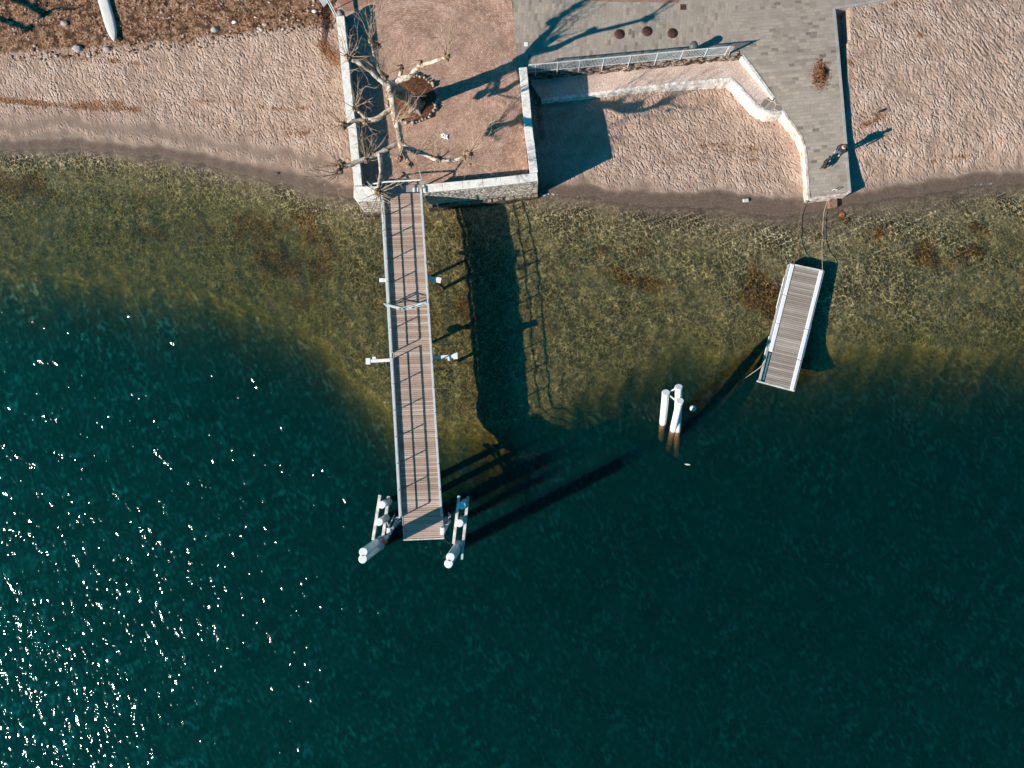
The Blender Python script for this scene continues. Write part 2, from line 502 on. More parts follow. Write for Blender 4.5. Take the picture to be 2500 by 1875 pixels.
# ------------------------------------------------------------------ water
def water_material():
    m = Mat('lake_water')
    m.t.nodes.remove(m.b)
    p = m.pos()
    depth, foam = m.attr('depth'), m.attr('foam')
    # waves
    wv = m.noise(p, 1.3, 1, .5, out=1)
    pw = m.vadd(p, m.vscale(wv, .5))
    a = m.noise(m.map(pw, rot=math.radians(-20), scale=(1.0, .45, 1)), 2.6, 1, .4)
    b = m.noise(m.map(pw, rot=math.radians(30), scale=(.42, 1.0, 1)), .8, 1, .5)
    c = m.noise(m.map(p, rot=math.radians(-25), scale=(1.0, .6, 1)), 4.6, 0, .5)
    amp = m.mr(depth, .1, 1.6, .10, 1.0)
    xx = m.N('ShaderNodeSeparateXYZ'); m.L(p, xx.inputs[0])
    wind = m.mr(xx.outputs[0], -28, 6, 1.12, .52)
    h = m.math('ADD', m.math('MULTIPLY', a, .27), m.math('ADD', m.math('MULTIPLY', b, .33), m.math('MULTIPLY', c, .09)))
    h = m.math('MULTIPLY', m.math('MULTIPLY', h, amp), m.math('MULTIPLY', wind, m.mr(m.noise(p, .22, 1), .35, .65, .8, 1.15)))
    nrm = m.bump(h, .60)
    # caustic light nets, painted into the sheet's transmission colour
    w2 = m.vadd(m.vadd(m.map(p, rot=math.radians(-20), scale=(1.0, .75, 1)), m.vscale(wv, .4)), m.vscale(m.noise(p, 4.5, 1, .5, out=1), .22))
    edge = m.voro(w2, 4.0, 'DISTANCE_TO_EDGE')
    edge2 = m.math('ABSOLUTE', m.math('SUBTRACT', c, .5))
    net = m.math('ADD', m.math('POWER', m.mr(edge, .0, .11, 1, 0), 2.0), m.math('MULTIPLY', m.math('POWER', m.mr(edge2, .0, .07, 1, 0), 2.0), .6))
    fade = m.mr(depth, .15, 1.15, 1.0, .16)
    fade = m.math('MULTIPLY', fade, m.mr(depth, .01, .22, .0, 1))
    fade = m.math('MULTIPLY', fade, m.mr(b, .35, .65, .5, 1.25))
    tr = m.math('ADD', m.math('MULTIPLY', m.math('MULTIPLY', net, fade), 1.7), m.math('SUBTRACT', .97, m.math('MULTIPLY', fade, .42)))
    crest = m.math('MULTIPLY', m.math('POWER', m.mr(m.math('ADD', m.math('MULTIPLY', a, .5), m.math('MULTIPLY', c, .5)), .46, .68), 1.6), m.math('MULTIPLY', m.mr(depth, .8, 2.2, .15, 1), wind))  # light gathered at wave crests, also painted into the transmission colour
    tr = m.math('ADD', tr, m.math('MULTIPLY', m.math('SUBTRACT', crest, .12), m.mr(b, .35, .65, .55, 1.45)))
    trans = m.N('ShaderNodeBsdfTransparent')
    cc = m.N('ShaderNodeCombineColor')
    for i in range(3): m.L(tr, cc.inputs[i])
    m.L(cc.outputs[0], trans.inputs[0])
    gl = m.N('ShaderNodeBsdfGlossy'); gl.distribution = 'BECKMANN'; gl.inputs['Roughness'].default_value = .08
    gl.inputs['Color'].default_value = (1, 1, 1, 1); m.L(nrm, gl.inputs['Normal'])
    fr = m.N('ShaderNodeFresnel')
    # the same reflectance seen from above and from below the sheet
    m.L(m.mr(m.N('ShaderNodeNewGeometry').outputs['Backfacing'], 0, 1, 1.33, 1 / 1.33), fr.inputs['IOR'])
    gl2 = m.N('ShaderNodeBsdfGlossy'); gl2.distribution = 'BECKMANN'; gl2.inputs['Roughness'].default_value = .17; m.L(nrm, gl2.inputs['Normal'])
    gm = m.N('ShaderNodeMixShader'); gm.inputs[0].default_value = .18; m.L(gl.outputs[0], gm.inputs[1]); m.L(gl2.outputs[0], gm.inputs[2]); gl = gm
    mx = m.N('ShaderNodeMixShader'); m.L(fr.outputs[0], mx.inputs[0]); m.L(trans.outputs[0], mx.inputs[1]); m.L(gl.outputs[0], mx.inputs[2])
    # foam
    fn = m.mr(m.math('ADD', m.noise(pw, 8, 3, .75), m.math('MULTIPLY', foam, .35)), .76, .88)
    ff = m.math('MULTIPLY', fn, m.mr(foam, .1, .6))
    df = m.N('ShaderNodeBsdfDiffuse'); df.inputs[0].default_value = (.8, .82, .82, 1)
    mx2 = m.N('ShaderNodeMixShader'); m.L(ff, mx2.inputs[0]); m.L(mx.outputs[0], mx2.inputs[1]); m.L(df.outputs[0], mx2.inputs[2])
    m.L(mx2.outputs[0], m.out.inputs[0])
    ab = m.N('ShaderNodeVolumeAbsorption'); sc = m.N('ShaderNodeVolumeScatter')
    ABS, SC = (.44, .38, .76), (.003, .084, .150)
    da = max(ABS); ab.inputs['Density'].default_value = da; ab.inputs['Color'].default_value = rgb([1 - v / da for v in ABS])
    ds = max(SC); sc.inputs['Density'].default_value = ds; sc.inputs['Color'].default_value = rgb([v / ds for v in SC]); sc.inputs['Anisotropy'].default_value = .2
    ad = m.N('ShaderNodeAddShader'); m.L(ab.outputs[0], ad.inputs[0]); m.L(sc.outputs[0], ad.inputs[1])
    m.L(ad.outputs[0], m.out.inputs['Volume'])
    return m.m


wxs = dense_axis(-36, 36, .3, 400); wys = dense_axis(-24, 20, .3, 400)
wys = wys[(wys < 21) | (wys < 22)]
WX, WY = np.meshgrid(wxs, wys)
wZ, wpx, wpy, wsh, wdr, winl, wt = ground_z(WX, WY)
foam = np.maximum.reduce([line_mask(wpx, wpy, p_, w_) * k_ for p_, w_, k_ in [
    ([(5, 330), (60, 332), (140, 350), (230, 358)], 9, 1.0), ([(190, 345), (290, 365)], 6, .6), ([(600, 425), (680, 438), (760, 462)], 6, .9),
    ([(1318, 473), (1380, 470), (1430, 478)], 7, 1.0), ([(2380, 446), (2450, 448)], 6, 1.0), ([(2190, 452), (2320, 449)], 7, .6), ([(2045, 505), (2075, 502)], 6, .8),
    ([(1440, 480), (1530, 497), (1640, 506), (1760, 506)], 4, .55)]])
shore_line = np.exp(-((wpy - wsh - 2) / 5.0) ** 2) * .35
foam = np.maximum(foam, shore_line)
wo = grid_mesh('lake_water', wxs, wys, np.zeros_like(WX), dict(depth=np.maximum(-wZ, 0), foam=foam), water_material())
# close the sheet into a body of water so that it can absorb light
import bmesh
bm = bmesh.new(); bm.from_mesh(wo.data)
bedges = [e for e in bm.edges if e.is_boundary]
r = bmesh.ops.extrude_edge_only(bm, edges=bedges)
nv = [v for v in r['geom'] if isinstance(v, bmesh.types.BMVert)]
for v in nv: v.co.z = -14
be = [e for e in bm.edges if e.is_boundary]
bmesh.ops.contextual_create(bm, geom=be)
bmesh.ops.recalc_face_normals(bm, faces=bm.faces)
bm.to_mesh(wo.data); bm.free()
tag(wo, kind='structure')


# ------------------------------------------------------------------ shared materials
def stone_wall_mat():
    m = Mat('pale_rough_stone', .85); p = m.pos()
    f = m.noise(p, 4, 6, .7)
    q = m.map(p, scale=(1, 1, 2.6))
    col = m.ramp(f, [(.34, (.34, .24, .17)), (.46, (.70, .57, .46)), (.6, (.92, .83, .74))])
    e = m.voro(m.vadd(q, m.vscale(m.noise(p, 3, 2, out=1), .25)), 2.4, 'DISTANCE_TO_EDGE')
    col = m.mix(m.mr(e, .05, .0), col, (.12, .09, .07))
    xx = m.N('ShaderNodeSeparateXYZ'); m.L(p, xx.inputs[0])
    low = m.mr(m.math('ADD', xx.outputs[2], m.math('MULTIPLY', m.noise(p, 3, 3), -.5)), .35, .0)
    col = m.mix(low, col, (.13, .09, .06))
    m.color(col)
    m.normal(m.bump(m.math('ADD', m.mr(e, 0, .15), m.math('MULTIPLY', m.noise(p, 9, 5, .7), .8)), .09))
    return m.m


def rubble_wall_mat():
    m = Mat('brown_rubble_stone', .9); p = m.pos()
    f = m.noise(p, 5, 5, .75)
    e = m.N('ShaderNodeTexVoronoi'); m.L(m.vadd(m.map(p, scale=(1, 1.5, 2.2)), m.vscale(m.noise(p, 3, 2, out=1), .4)), e.inputs['Vector']); e.inputs['Scale'].default_value = 4.2
    col = m.mix(.5, m.ramp(f, [(.35, (.16, .10, .065)), (.5, (.42, .31, .24)), (.65, (.75, .64, .54))]), m.ramp(e.outputs['Color'], [(.2, (.2, .13, .09)), (.8, (.7, .58, .48))]))
    col = m.mix(m.mr(e.outputs['Distance'], .45, .65), col, (.06, .038, .025))
    m.color(col); m.normal(m.bump(m.math('ADD', m.math('MULTIPLY', e.outputs['Distance'], -1.2), f), .12)); return m.m


def coping_mat():
    m = Mat('pale_coping_stone', .75); p = m.pos()
    f = m.noise(p, 3.2, 6, .72)
    m.color(m.ramp(f, [(.32, (.52, .42, .35)), (.43, (.86, .78, .70)), (.6, (.97, .92, .85))]))
    m.normal(m.bump(m.noise(p, 14, 5, .7), .025))
    return m.m


def plaster_mat():
    m = Mat('white_limewash', .8); p = m.pos()
    f = m.noise(p, 3.2, 6, .8)
    c = m.ramp(f, [(.36, (.40, .26, .16)), (.46, (.74, .64, .55)), (.56, (.88, .84, .79))])
    m.color(c); m.normal(m.bump(m.noise(p, 8, 5, .7), .05))
    return m.m


def cobble_mat():
    m = Mat('red_porphyry_setts', .85); p = m.pos()
    c0 = P(1007, 243, FLOOR)
    v = m.vadd(p, (-c0.x, -c0.y, 0))
    xx = m.N('ShaderNodeSeparateXYZ'); m.L(v, xx.inputs[0])
    r = m.N('ShaderNodeVectorMath', operation='LENGTH'); fl = m.N('ShaderNodeCombineXYZ'); m.L(xx.outputs[0], fl.inputs[0]); m.L(xx.outputs[1], fl.inputs[1]); m.L(fl.outputs[0], r.inputs[0])
    th = m.math('ARCTAN2', xx.outputs[1], xx.outputs[0])
    cb = m.N('ShaderNodeCombineXYZ'); m.L(m.math('MULTIPLY', th, 5.0), cb.inputs[0]); m.L(r.outputs['Value'], cb.inputs[1])
    br = m.N('ShaderNodeTexBrick'); m.L(cb.outputs[0], br.inputs['Vector'])
    br.inputs['Scale'].default_value = 1; br.inputs['Brick Width'].default_value = .15; br.inputs['Row Height'].default_value = .12
    br.inputs['Mortar Size'].default_value = .014; br.inputs['Color1'].default_value = (0, 0, 0, 1); br.inputs['Color2'].default_value = (1, 1, 1, 1); br.inputs['Mortar'].default_value = (.5, .5, .5, 1)
    col = m.ramp(br.outputs[0], [(0, (.45, .255, .175)), (.5, (.60, .365, .265)), (1, (.73, .48, .365))])
    col = m.mix(m.math('MULTIPLY', br.outputs['Fac'], .5), col, (.38, .23, .17))
    ring = m.mr(m.math('ABSOLUTE', m.math('SUBTRACT', r.outputs['Value'], 5.9)), .22, .1)
    col = m.mix(m.math('MULTIPLY', ring, .35), col, (.60, .42, .35))
    st = m.mr(m.noise(p, .8, 5, .75), .32, .66, .60, 1.12)
    cc = m.N('ShaderNodeCombineColor'); [m.L(st, cc.inputs[i]) for i in range(3)]
    col = m.mix(1, col, cc.outputs[0], 'MULTIPLY')
    leaf = m.mr(m.noise(p, 11, 4, .8), .68, .74)
    col = m.mix(m.math('MULTIPLY', leaf, .55), col, (.5, .27, .12))
    m.color(col)
    m.normal(m.bump(m.math('ADD', m.math('MULTIPLY', br.outputs['Fac'], -.7), m.math('MULTIPLY', m.noise(p, 14, 4, .7), .9)), .022))
    return m.m


def paving_mat():
    m = Mat('grey_slate_setts', .8); p = m.pos()

    def lay(rot, w, h):
        br = m.N('ShaderNodeTexBrick'); m.L(m.map(p, rot=rot), br.inputs['Vector'])
        br.inputs['Scale'].default_value = 1; br.inputs['Brick Width'].default_value = w; br.inputs['Row Height'].default_value = h
        br.inputs['Mortar Size'].default_value = .012; br.inputs['Color1'].default_value = (0, 0, 0, 1); br.inputs['Color2'].default_value = (1, 1, 1, 1); br.inputs['Mortar'].default_value = (.5, .5, .5, 1)
        br.inputs['Bias'].default_value = 0
        br.offset_frequency = 2; br.squash = .8; br.squash_frequency = 3
        return br
    A = lay(math.radians(-86), .46, .2); B = lay(math.radians(-4.5), .42, .2)
    xx = m.N('ShaderNodeSeparateXYZ'); m.L(p, xx.inputs[0])
    xb = P(1790, 130, FLOOR).x
    side = m.math('GREATER_THAN', m.math('ADD', xx.outputs[0], m.math('MULTIPLY', xx.outputs[1], -.25)), xb - .25 * 21 - .9)
    rc = m.mix(side, A.outputs[0], B.outputs[0]); rf = m.mix(side, A.outputs['Fac'], B.outputs['Fac'])
    col = m.ramp(rc, [(0, (.07, .068, .07)), (.07, (.22, .20, .18)), (.25, (.33, .285, .25)), (.55, (.40, .35, .31)), (.8, (.46, .41, .365)), (.97, (.54, .43, .34))])
    st = m.mr(m.noise(p, .8, 4, .65), .3, .7, .8, 1.15); cc = m.N('ShaderNodeCombineColor'); [m.L(st, cc.inputs[i]) for i in range(3)]
    soft = m.mr(m.noise(m.vadd(p, (7, 3, 0)), .35, 3), .42, .6)
    col = m.mix(m.math('MULTIPLY', soft, .55), col, (.43, .37, .325))
    col = m.mix(1, col, cc.outputs[0], 'MULTIPLY')
    col = m.mix(m.math('MULTIPLY', rf, .5), col, (.40, .34, .29))
    rust = m.mr(m.noise(p, 1.1, 4, .7), .6, .72)
    col = m.mix(m.math('MULTIPLY', rust, .35), col, (.42, .24, .13))
    col = m.mix(m.math('MULTIPLY', m.mr(m.noise(m.map(p, rot=.1, scale=(1, .25, 1)), 16, 4, .7), .45, .7), .25), col, (.5, .45, .4))
    col = m.mix(.4, col, (.35, .265, .19))
    m.color(col)
    m.normal(m.bump(m.math('ADD', m.math('MULTIPLY', rf, -.4), m.math('MULTIPLY', m.noise(p, 12, 4, .7), .8)), .018))
    return m.m


def gravel_mat():
    m = Mat('pink_gravel_concrete', .9); p = m.pos()
    f = m.noise(p, 14, 5, .8); g = m.noise(p, .9, 3)
    c = m.ramp(f, [(.35, (.45, .30, .24)), (.48, (.68, .51, .43)), (.6, (.9, .78, .69))])
    c = m.mix(m.math('MULTIPLY', m.mr(g, .4, .65), .35), c, (.4, .25, .19))
    m.color(c); m.normal(m.bump(f, .05)); return m.m


def crazy_mat():
    m = Mat('crazy_paving', .8); p = m.pos()
    v = m.voro(p, 2.3, 'DISTANCE_TO_EDGE'); cc = m.voro(p, 2.3, 'F1', 'Color')
    c = m.ramp(cc, [(.2, (.22, .19, .16)), (.8, (.32, .27, .23))])
    c = m.mix(m.mr(v, .045, .025), c, (.72, .58, .47)); m.color(c); return m.m


def wood_mat(name, cols, ax, cell):
    """planked timber; ax = plank direction in the ground plane, cell = board pitch"""
    m = Mat(name, .75); p = m.pos()
    ang = math.atan2(ax.y, ax.x)
    q = m.map(p, rot=-ang)
    xx = m.N('ShaderNodeSeparateXYZ'); m.L(q, xx.inputs[0])
    idx = m.math('FLOOR', m.math('DIVIDE', xx.outputs[1], cell))
    wn = m.N('ShaderNodeTexWhiteNoise', noise_dimensions='1D'); m.L(idx, wn.inputs['W'])
    grain = m.noise(m.map(q, scale=(.9, 14, 1)), 3, 4, .7)
    f = m.math('ADD', m.math('MULTIPLY', wn.outputs[0], .45), m.math('MULTIPLY', grain, .55))
    c = m.ramp(f, [(.15, cols[0]), (.5, cols[1]), (.85, cols[2])])
    st = m.mr(m.noise(p, .5, 4, .7), .35, .68)
    c = m.mix(m.math('MULTIPLY', st, .55), c, cols[3])
    m.color(c); m.normal(m.bump(grain, .006)); return m.m


RUBBLE = rubble_wall_mat()
STONE, COPE, PLASTER, COBBLE, PAVE, GRAVEL, CRAZY = stone_wall_mat(), coping_mat(), plaster_mat(), cobble_mat(), paving_mat(), gravel_mat(), crazy_mat()
WHITE = simple('white_paint', (.80, .80, .78), (.9, .9, .88), 5, .45)
STAINED = simple('white_paint_weathered', (.5, .45, .4), (.85, .84, .8), 4, .6, .004)
GALV = simple('galvanised_steel', (.40, .43, .45), (.60, .62, .63), 8, .45, 0, .3)
GALVP = simple('pale_painted_rail', (.55, .58, .58), (.74, .76, .75), 5, .5)
DARKM = simple('dark_metal', (.03, .032, .035), (.07, .07, .075), 5, .5)
RUST = simple('rusty_brown', (.16, .06, .025), (.34, .15, .06), 7, .9, .01)
CASTI = simple('cast_iron_cover', (.05, .024, .018), (.13, .065, .048), 10, .7, .01)
ROPE = simple('pale_rope', (.35, .28, .2), (.62, .53, .42), 20, .9)
ROPED = simple('dark_wet_rope', (.10, .07, .045), (.3, .22, .15), 20, .9)
ROCK = simple('grey_beach_stone', (.30, .28, .26), (.5, .46, .42), 5, .9, .02)
SOIL = Mat('leaf_strewn_soil', .95)
_p = SOIL.pos()
SOIL.color(SOIL.ramp(SOIL.noise(_p, 9, 5, .8), [(.33, (.05, .02, .012)), (.5, (.17, .065, .03)), (.62, (.29, .125, .06)), (.72, (.42, .24, .13))]))
SOIL.normal(SOIL.bump(SOIL.noise(_p, 9, 5, .8), .08)); SOIL = SOIL.m


def bark_mat():
    m = Mat('plane_bark', .8); p = m.pos()
    f = m.noise(p, 2.6, 5, .7, .8)
    c = m.ramp(f, [(.36, (.13, .085, .05)), (.44, (.36, .27, .19)), (.50, (.54, .43, .33)), (.62, (.74, .64, .53))])
    m.color(c); m.normal(m.bump(f, .03)); return m.m


BARK = bark_mat()
TWIG = simple('twig_bark', (.30, .19, .12), (.62, .46, .33), 3, .8)
KNOB = simple('pollard_knuckle_bark', (.13, .07, .035), (.5, .34, .22), 7, .9, .03)


# ------------------------------------------------------------------ terrace, promenade, walkway
def poly(pts, z): return [(P(x, y, z).x, P(x, y, z).y) for x, y in pts]


b = MB()
b.prism(poly([(872, 456), (1030, 456), (1290, 425), (1268, 160), (1249, 0), (1200, -420), (700, -420), (815, 0), (834, 40), (850, 200), (860, 300)], FLOOR), -.6, FLOOR)
o = b.build('terrace_paving', COBBLE); tag(o, kind='structure')


def walk_z(py): return FLOOR - 1.1 * min(max((py - 150) / 320.0, 0), 1)


# promenade and walkway: strips from west edge to east edge
rows = [(-420, 1200, 2120), (0, 1249, 2160), (8, 1250, 2095), (17, 1251, 2035), (80, 1257, 2040), (134, 1262, 2045.5)]
b = MB()
L0 = [(P(a, y, FLOOR), P(c, y, FLOOR)) for y, a, c in [(-420, 1203, 3600), (-60, 1246.5, 3200), (-25, 1249, 2260), (17.5, 1252, 2035), (80, 1258, 2041), (134, 1263.5, 2045.7)]]
for (a0, c0), (a1, c1) in zip(L0[:-1], L0[1:]):
    for k in range(6):
        t0, t1 = k / 6, (k + 1) / 6
        q = [a0.lerp(c0, t0), a0.lerp(c0, t1), a1.lerp(c1, t1), a1.lerp(c1, t0)]
        b.add([q[3], q[2], q[1], q[0]], [(0, 1, 2, 3)])
# strip down to the wall under the fence
b.add([P(1263.5, 134, FLOOR), P(1268, 172, FLOOR), P(1286, 171, FLOOR), P(1815.5, 134, FLOOR)], [(0, 1, 2, 3)])
WL = [(134, 1815.5), (160, 1836), (190, 1857.5), (222, 1880.5), (238, 1892), (270, 1914), (300, 1935), (330, 1956.5), (366, 1968), (420, 1972), (470, 1975.5), (484, 1976.5)]
WR = [(134, 2045.7), (160, 2047.5), (190, 2050), (222, 2053), (238, 2054.5), (270, 2057), (300, 2059.5), (330, 2062), (366, 2065), (420, 2069), (462, 2073), (470, 2073.5)]
for i in range(len(WL) - 1):
    (y0, x0), (y1, x1) = WL[i], WL[i + 1]; (v0, u0), (v1, u1) = WR[i], WR[i + 1]
    pts = [P(x0, y0, walk_z(y0)), P(x1, y1, walk_z(y1)), P(u1, v1, walk_z(v1)), P(u0, v0, walk_z(v0))]
    b.add(pts, [(0, 1, 2, 3)])
o = b.build('promenade_paving', PAVE); tag(o, kind='structure')
# brick inlay at the top edge
b = MB()
pp = [P(1446, 3, FLOOR + .004), P(1658, 7, FLOOR + .004), P(1664, -60, FLOOR + .004), P(1448, -64, FLOOR + .004)]
b.add(pp, [(0, 1, 2, 3)])
m = Mat('red_brick_inlay', .85)
br = m.N('ShaderNodeTexBrick'); m.L(m.map(m.pos(), rot=math.radians(2)), br.inputs['Vector']); br.inputs['Scale'].default_value = 1
br.inputs['Brick Width'].default_value = .24; br.inputs['Row Height'].default_value = .11; br.inputs['Mortar Size'].default_value = .012
br.inputs['Color1'].default_value = (.3, .13, .09, 1); br.inputs['Color2'].default_value = (.45, .24, .17, 1); br.inputs['Mortar'].default_value = (.25, .18, .14, 1)
m.color(br.outputs[0]); BRICK = m.m
o = b.build('brick_paving', BRICK); tag(o, kind='structure')
b = MB()
b.add([P(780, -60, FLOOR + .004), P(845, 31, FLOOR + .004), P(875, 18, FLOOR + .004), P(965, -18, FLOOR + .004), P(940, -90, FLOOR + .004)], [(0, 1, 2, 3, 4)])
o = b.build('brick_path', BRICK); tag(o, kind='structure')


def side_wall(name, pts_top, z_fn, zb, th, mat, label, cat='retaining wall', out=1, cope=None, joint=None, jit=0.02):
    """wall following a polyline of picture points at the top; th = thickness to the right of travel * out"""
    T = [P(x, y, z_fn(y) if callable(z_fn) else z_fn) for x, y in pts_top]
    # resample
    pts = []
    for a, c in zip(T[:-1], T[1:]):
        k = max(1, int((c - a).length / .3))
        for i in range(k): pts.append(a.lerp(c, i / k))
    pts.append(T[-1])
    return pts


def ribbon(pts, w0, w1, zb, mat, name, parent=None, rough=.0, bevel=0, seed=1):
    """solid following pts (top z taken from points), from lateral offset w0 to w1 (metres to the right of travel)"""
    r = random.Random(seed); n_ = len(pts); b = MB(); A = []; B = []
    for i, p in enumerate(pts):
        d = (pts[min(i + 1, n_ - 1)] - pts[max(i - 1, 0)]); d.z = 0; d.normalize(); rt = Vector((d.y, -d.x, 0))
        j0, j1 = r.uniform(-rough, rough), r.uniform(-rough, rough)
        zz = r.uniform(-rough, rough) * .6
        A.append((p + rt * (w0 + j0)) + Vector((0, 0, zz))); B.append((p + rt * (w1 + j1)) + Vector((0, 0, zz)))
    zbf = zb if callable(zb) else (lambda q: zb)
    vs = []
    for a, c in zip(A, B):
        vs += [a, c, Vector((c.x + (c.x - a.x) * 0, c.y, zbf(c))), Vector((a.x, a.y, zbf(a)))]
    fs = []
    for i in range(n_ - 1):
        o_ = i * 4; q = o_ + 4
        for k in range(4):
            k2 = (k + 1) % 4
            fs.append((o_ + k, q + k, q + k2, o_ + k2))
    fs.append((0, 1, 2, 3)); e = (n_ - 1) * 4; fs.append((e + 3, e + 2, e + 1, e))
    b.add(vs, fs)
    o = b.build(name, mat, parent, bevel=bevel)
    bmn = bmesh.new(); bmn.from_mesh(o.data); bmesh.ops.recalc_face_normals(bmn, faces=bmn.faces); bmn.to_mesh(o.data); bmn.free()
    return o


def resample(T, step=.3):
    pts = []
    for a, c in zip(T[:-1], T[1:]):
        k = max(1, int((c - a).length / step))
        for i in range(k): pts.append(a.lerp(c, i / k))
    pts.append(T[-1]); return pts


def slabs(pts, w0, w1, z0, z1, step, mat, name, parent, seed=3):
    """coping stones laid end to end, one mesh"""
    r = random.Random(seed); b = MB(); R_ = resample(pts, step)
    for a, c in zip(R_[:-1], R_[1:]):
        d = c - a; d.z = 0; L = d.length; d.normalize(); rt = Vector((d.y, -d.x, 0)); a2 = a + d * .008; c2 = c - d * .008
        dz = r.uniform(-.012, .012); j = r.uniform(-.012, .012)
        q = [a2 + rt * (w0 + j), c2 + rt * (w0 + j), c2 + rt * (w1 + j), a2 + rt * (w1 + j)]
        b.prism([(v.x, v.y) for v in q], z0, z1 + dz)
    return b.build(name, mat, parent, bevel=.012)


def wall_thing(name, label, path, w, zt, zb, plinth=None, seed=1, step=.95):
    """path: outer top edge picture points at parapet height"""
    T = [P(x, y, zt) for x, y in path]
    base = thing(name, label, 'wall', Vector((T[0].x, T[0].y, zb)))
    body = resample(T, .35)
    bd = [Vector((p.x, p.y, zt - .12)) for p in body]
    ribbon(bd, .03, w - .03, zb, STONE, 'wall_body', base, rough=.018, seed=seed)
    slabs(T, 0, w, zt - .118, zt, step, COPE, 'coping', base, seed)
    if plinth:
        pl = [Vector((p.x, p.y, plinth[1])) for p in body]
        ribbon(pl, plinth[0], .02, zb, STONE, 'plinth', base, rough=.03, seed=seed + 5)
    return base


wall_thing('parapet_wall', 'long pale stone parapet between the left beach and the brick terrace', [(821, 40), (836, 190), (844.5, 273), (850, 312), (860, 407), (864, 453)][::-1], .46, PAR, -.3, seed=2)
wall_thing('parapet_wall', 'pale stone parapet in tree shade on the terrace side of the enclosed beach', [(1286, 163), (1299, 301), (1313, 420)], .46, PAR, -.3, seed=4)
wall_thing('parapet_wall', 'rough white lakeside parapet running right from the head of the long pier', [(1314, 441), (1180, 456), (1033, 470)], .46, PAR, -.6, plinth=(-.14, .35), seed=6)
# corner block left of the pier head
T = poly([(864, 455), (926, 455), (927, 489), (873, 491), (864, 482)], PAR - .05)
base = thing('corner_block', 'pale stone corner block left of the pier head under the branches', 'wall', (T[0][0], T[0][1], -.5))
b = MB(); b.prism(T, -.5, PAR - .17); b.build('wall_body', STONE, base)
cx = sum(t[0] for t in T) / 5; cy = sum(t[1] for t in T) / 5
b = MB(); b.prism([(cx + (t[0] - cx) * 1.02, cy + (t[1] - cy) * 1.02) for t in T], PAR - .168, PAR - .05); b.build('coping', COPE, base, bevel=.015)
b = MB(); b.prism([(cx + (t[0] - cx) * 1.08, cy + (t[1] - cy) * 1.12) for t in T], -.5, .3); b.build('plinth', STONE, base)

# wall under the fence (rough rubble), ramp and its outer wall
RB = -.1


def ramp_z(px): return interp(px, [1290, 1480, 1800, 1920], [.55, .75, 1.33, 1.33])


Tf = [P(1286, 171, FLOOR), P(1454, 158, FLOOR), P(1640, 146, FLOOR), P(1815, 134, FLOOR)]
o = ribbon(resample([Vector((p.x, p.y, FLOOR - .006)) for p in Tf], .25), -.3, .05, RB, RUBBLE, 'rubble_wall', None, rough=.05, seed=9)
tag(o, 'rough rubble stone wall carrying the balustrade above the gravel ramp', 'wall')
b = MB()
RUP = [(1296, 205), (1454, 184), (1640, 160), (1760, 148), (1806, 147), (1880, 236)]
RLO = [(1322, 243), (1461, 226), (1640, 203), (1745, 194), (1786, 191), (1849, 256)]
for i in range(len(RUP) - 1):
    a, c, d, e = RUP[i], RUP[i + 1], RLO[i + 1], RLO[i]
    zz = [ramp_z(q[0]) for q in (a, c, d, e)]
    for k in range(1):
        pts = [P(*q, z_) for q, z_ in zip((a, c, d, e), zz)]
        b.add(pts, [(0, 3, 2, 1)])
# extend under the upper walls
EX = [(1296, 205), (1454, 184), (1640, 160), (1760, 148), (1806, 147), (1882, 236)]
for (a, c) in zip(EX[:-1], EX[1:]):
    za, zc = ramp_z(a[0]), ramp_z(c[0]); A_, C_ = P(*a, za), P(*c, zc)
    off = Vector((0, .55, 0)) if c[0] < 1807 else Vector((.5, .2, 0))
    b.add([A_, C_, C_ + off, A_ + off], [(0, 1, 2, 3)])
o = b.build('gravel_ramp', GRAVEL); tag(o, kind='structure')
# stone patch at ramp end
zp = 1.335
cp = [(1849, 257), (1866, 243), (1880, 234), (1893, 240), (1913, 268), (1911, 272), (1893, 274), (1872, 271), (1858, 264)]
b = MB(); b.prism(poly(cp, zp), -.1, zp); o = b.build('flagstone_landing', CRAZY); tag(o, kind='structure')
# outer white wall of ramp
pts = [P(x, y, ramp_z(x) + .02) for x, y in [(1322, 244.5), (1461, 227.5), (1545, 216), (1640, 205), (1745, 196), (1785, 193), (1800, 206), (1848, 258), (1862, 268), (1878, 274), (1897, 276), (1912, 272)]]
o = ribbon(resample(pts, .18), -.08, .08, -.1, PLASTER, 'ramp_wall', None, rough=.02, seed=12)
tag(o, 'low white limewashed wall edging the gravel ramp above the enclosed sand', 'wall')
# white upper wall between ramp and promenade
pts = [P(x, y, walk_z(y) + .03) for x, y in [(1815, 134), (1836, 160), (1857, 190), (1880, 222), (1892, 238)]]
o = ribbon(resample(pts, .3), -.02, .16, .9, PLASTER, 'ramp_back_wall', None, rough=.012, seed=14)
tag(o, 'narrow white wall between the gravel ramp and the grey slate walkway', 'wall')
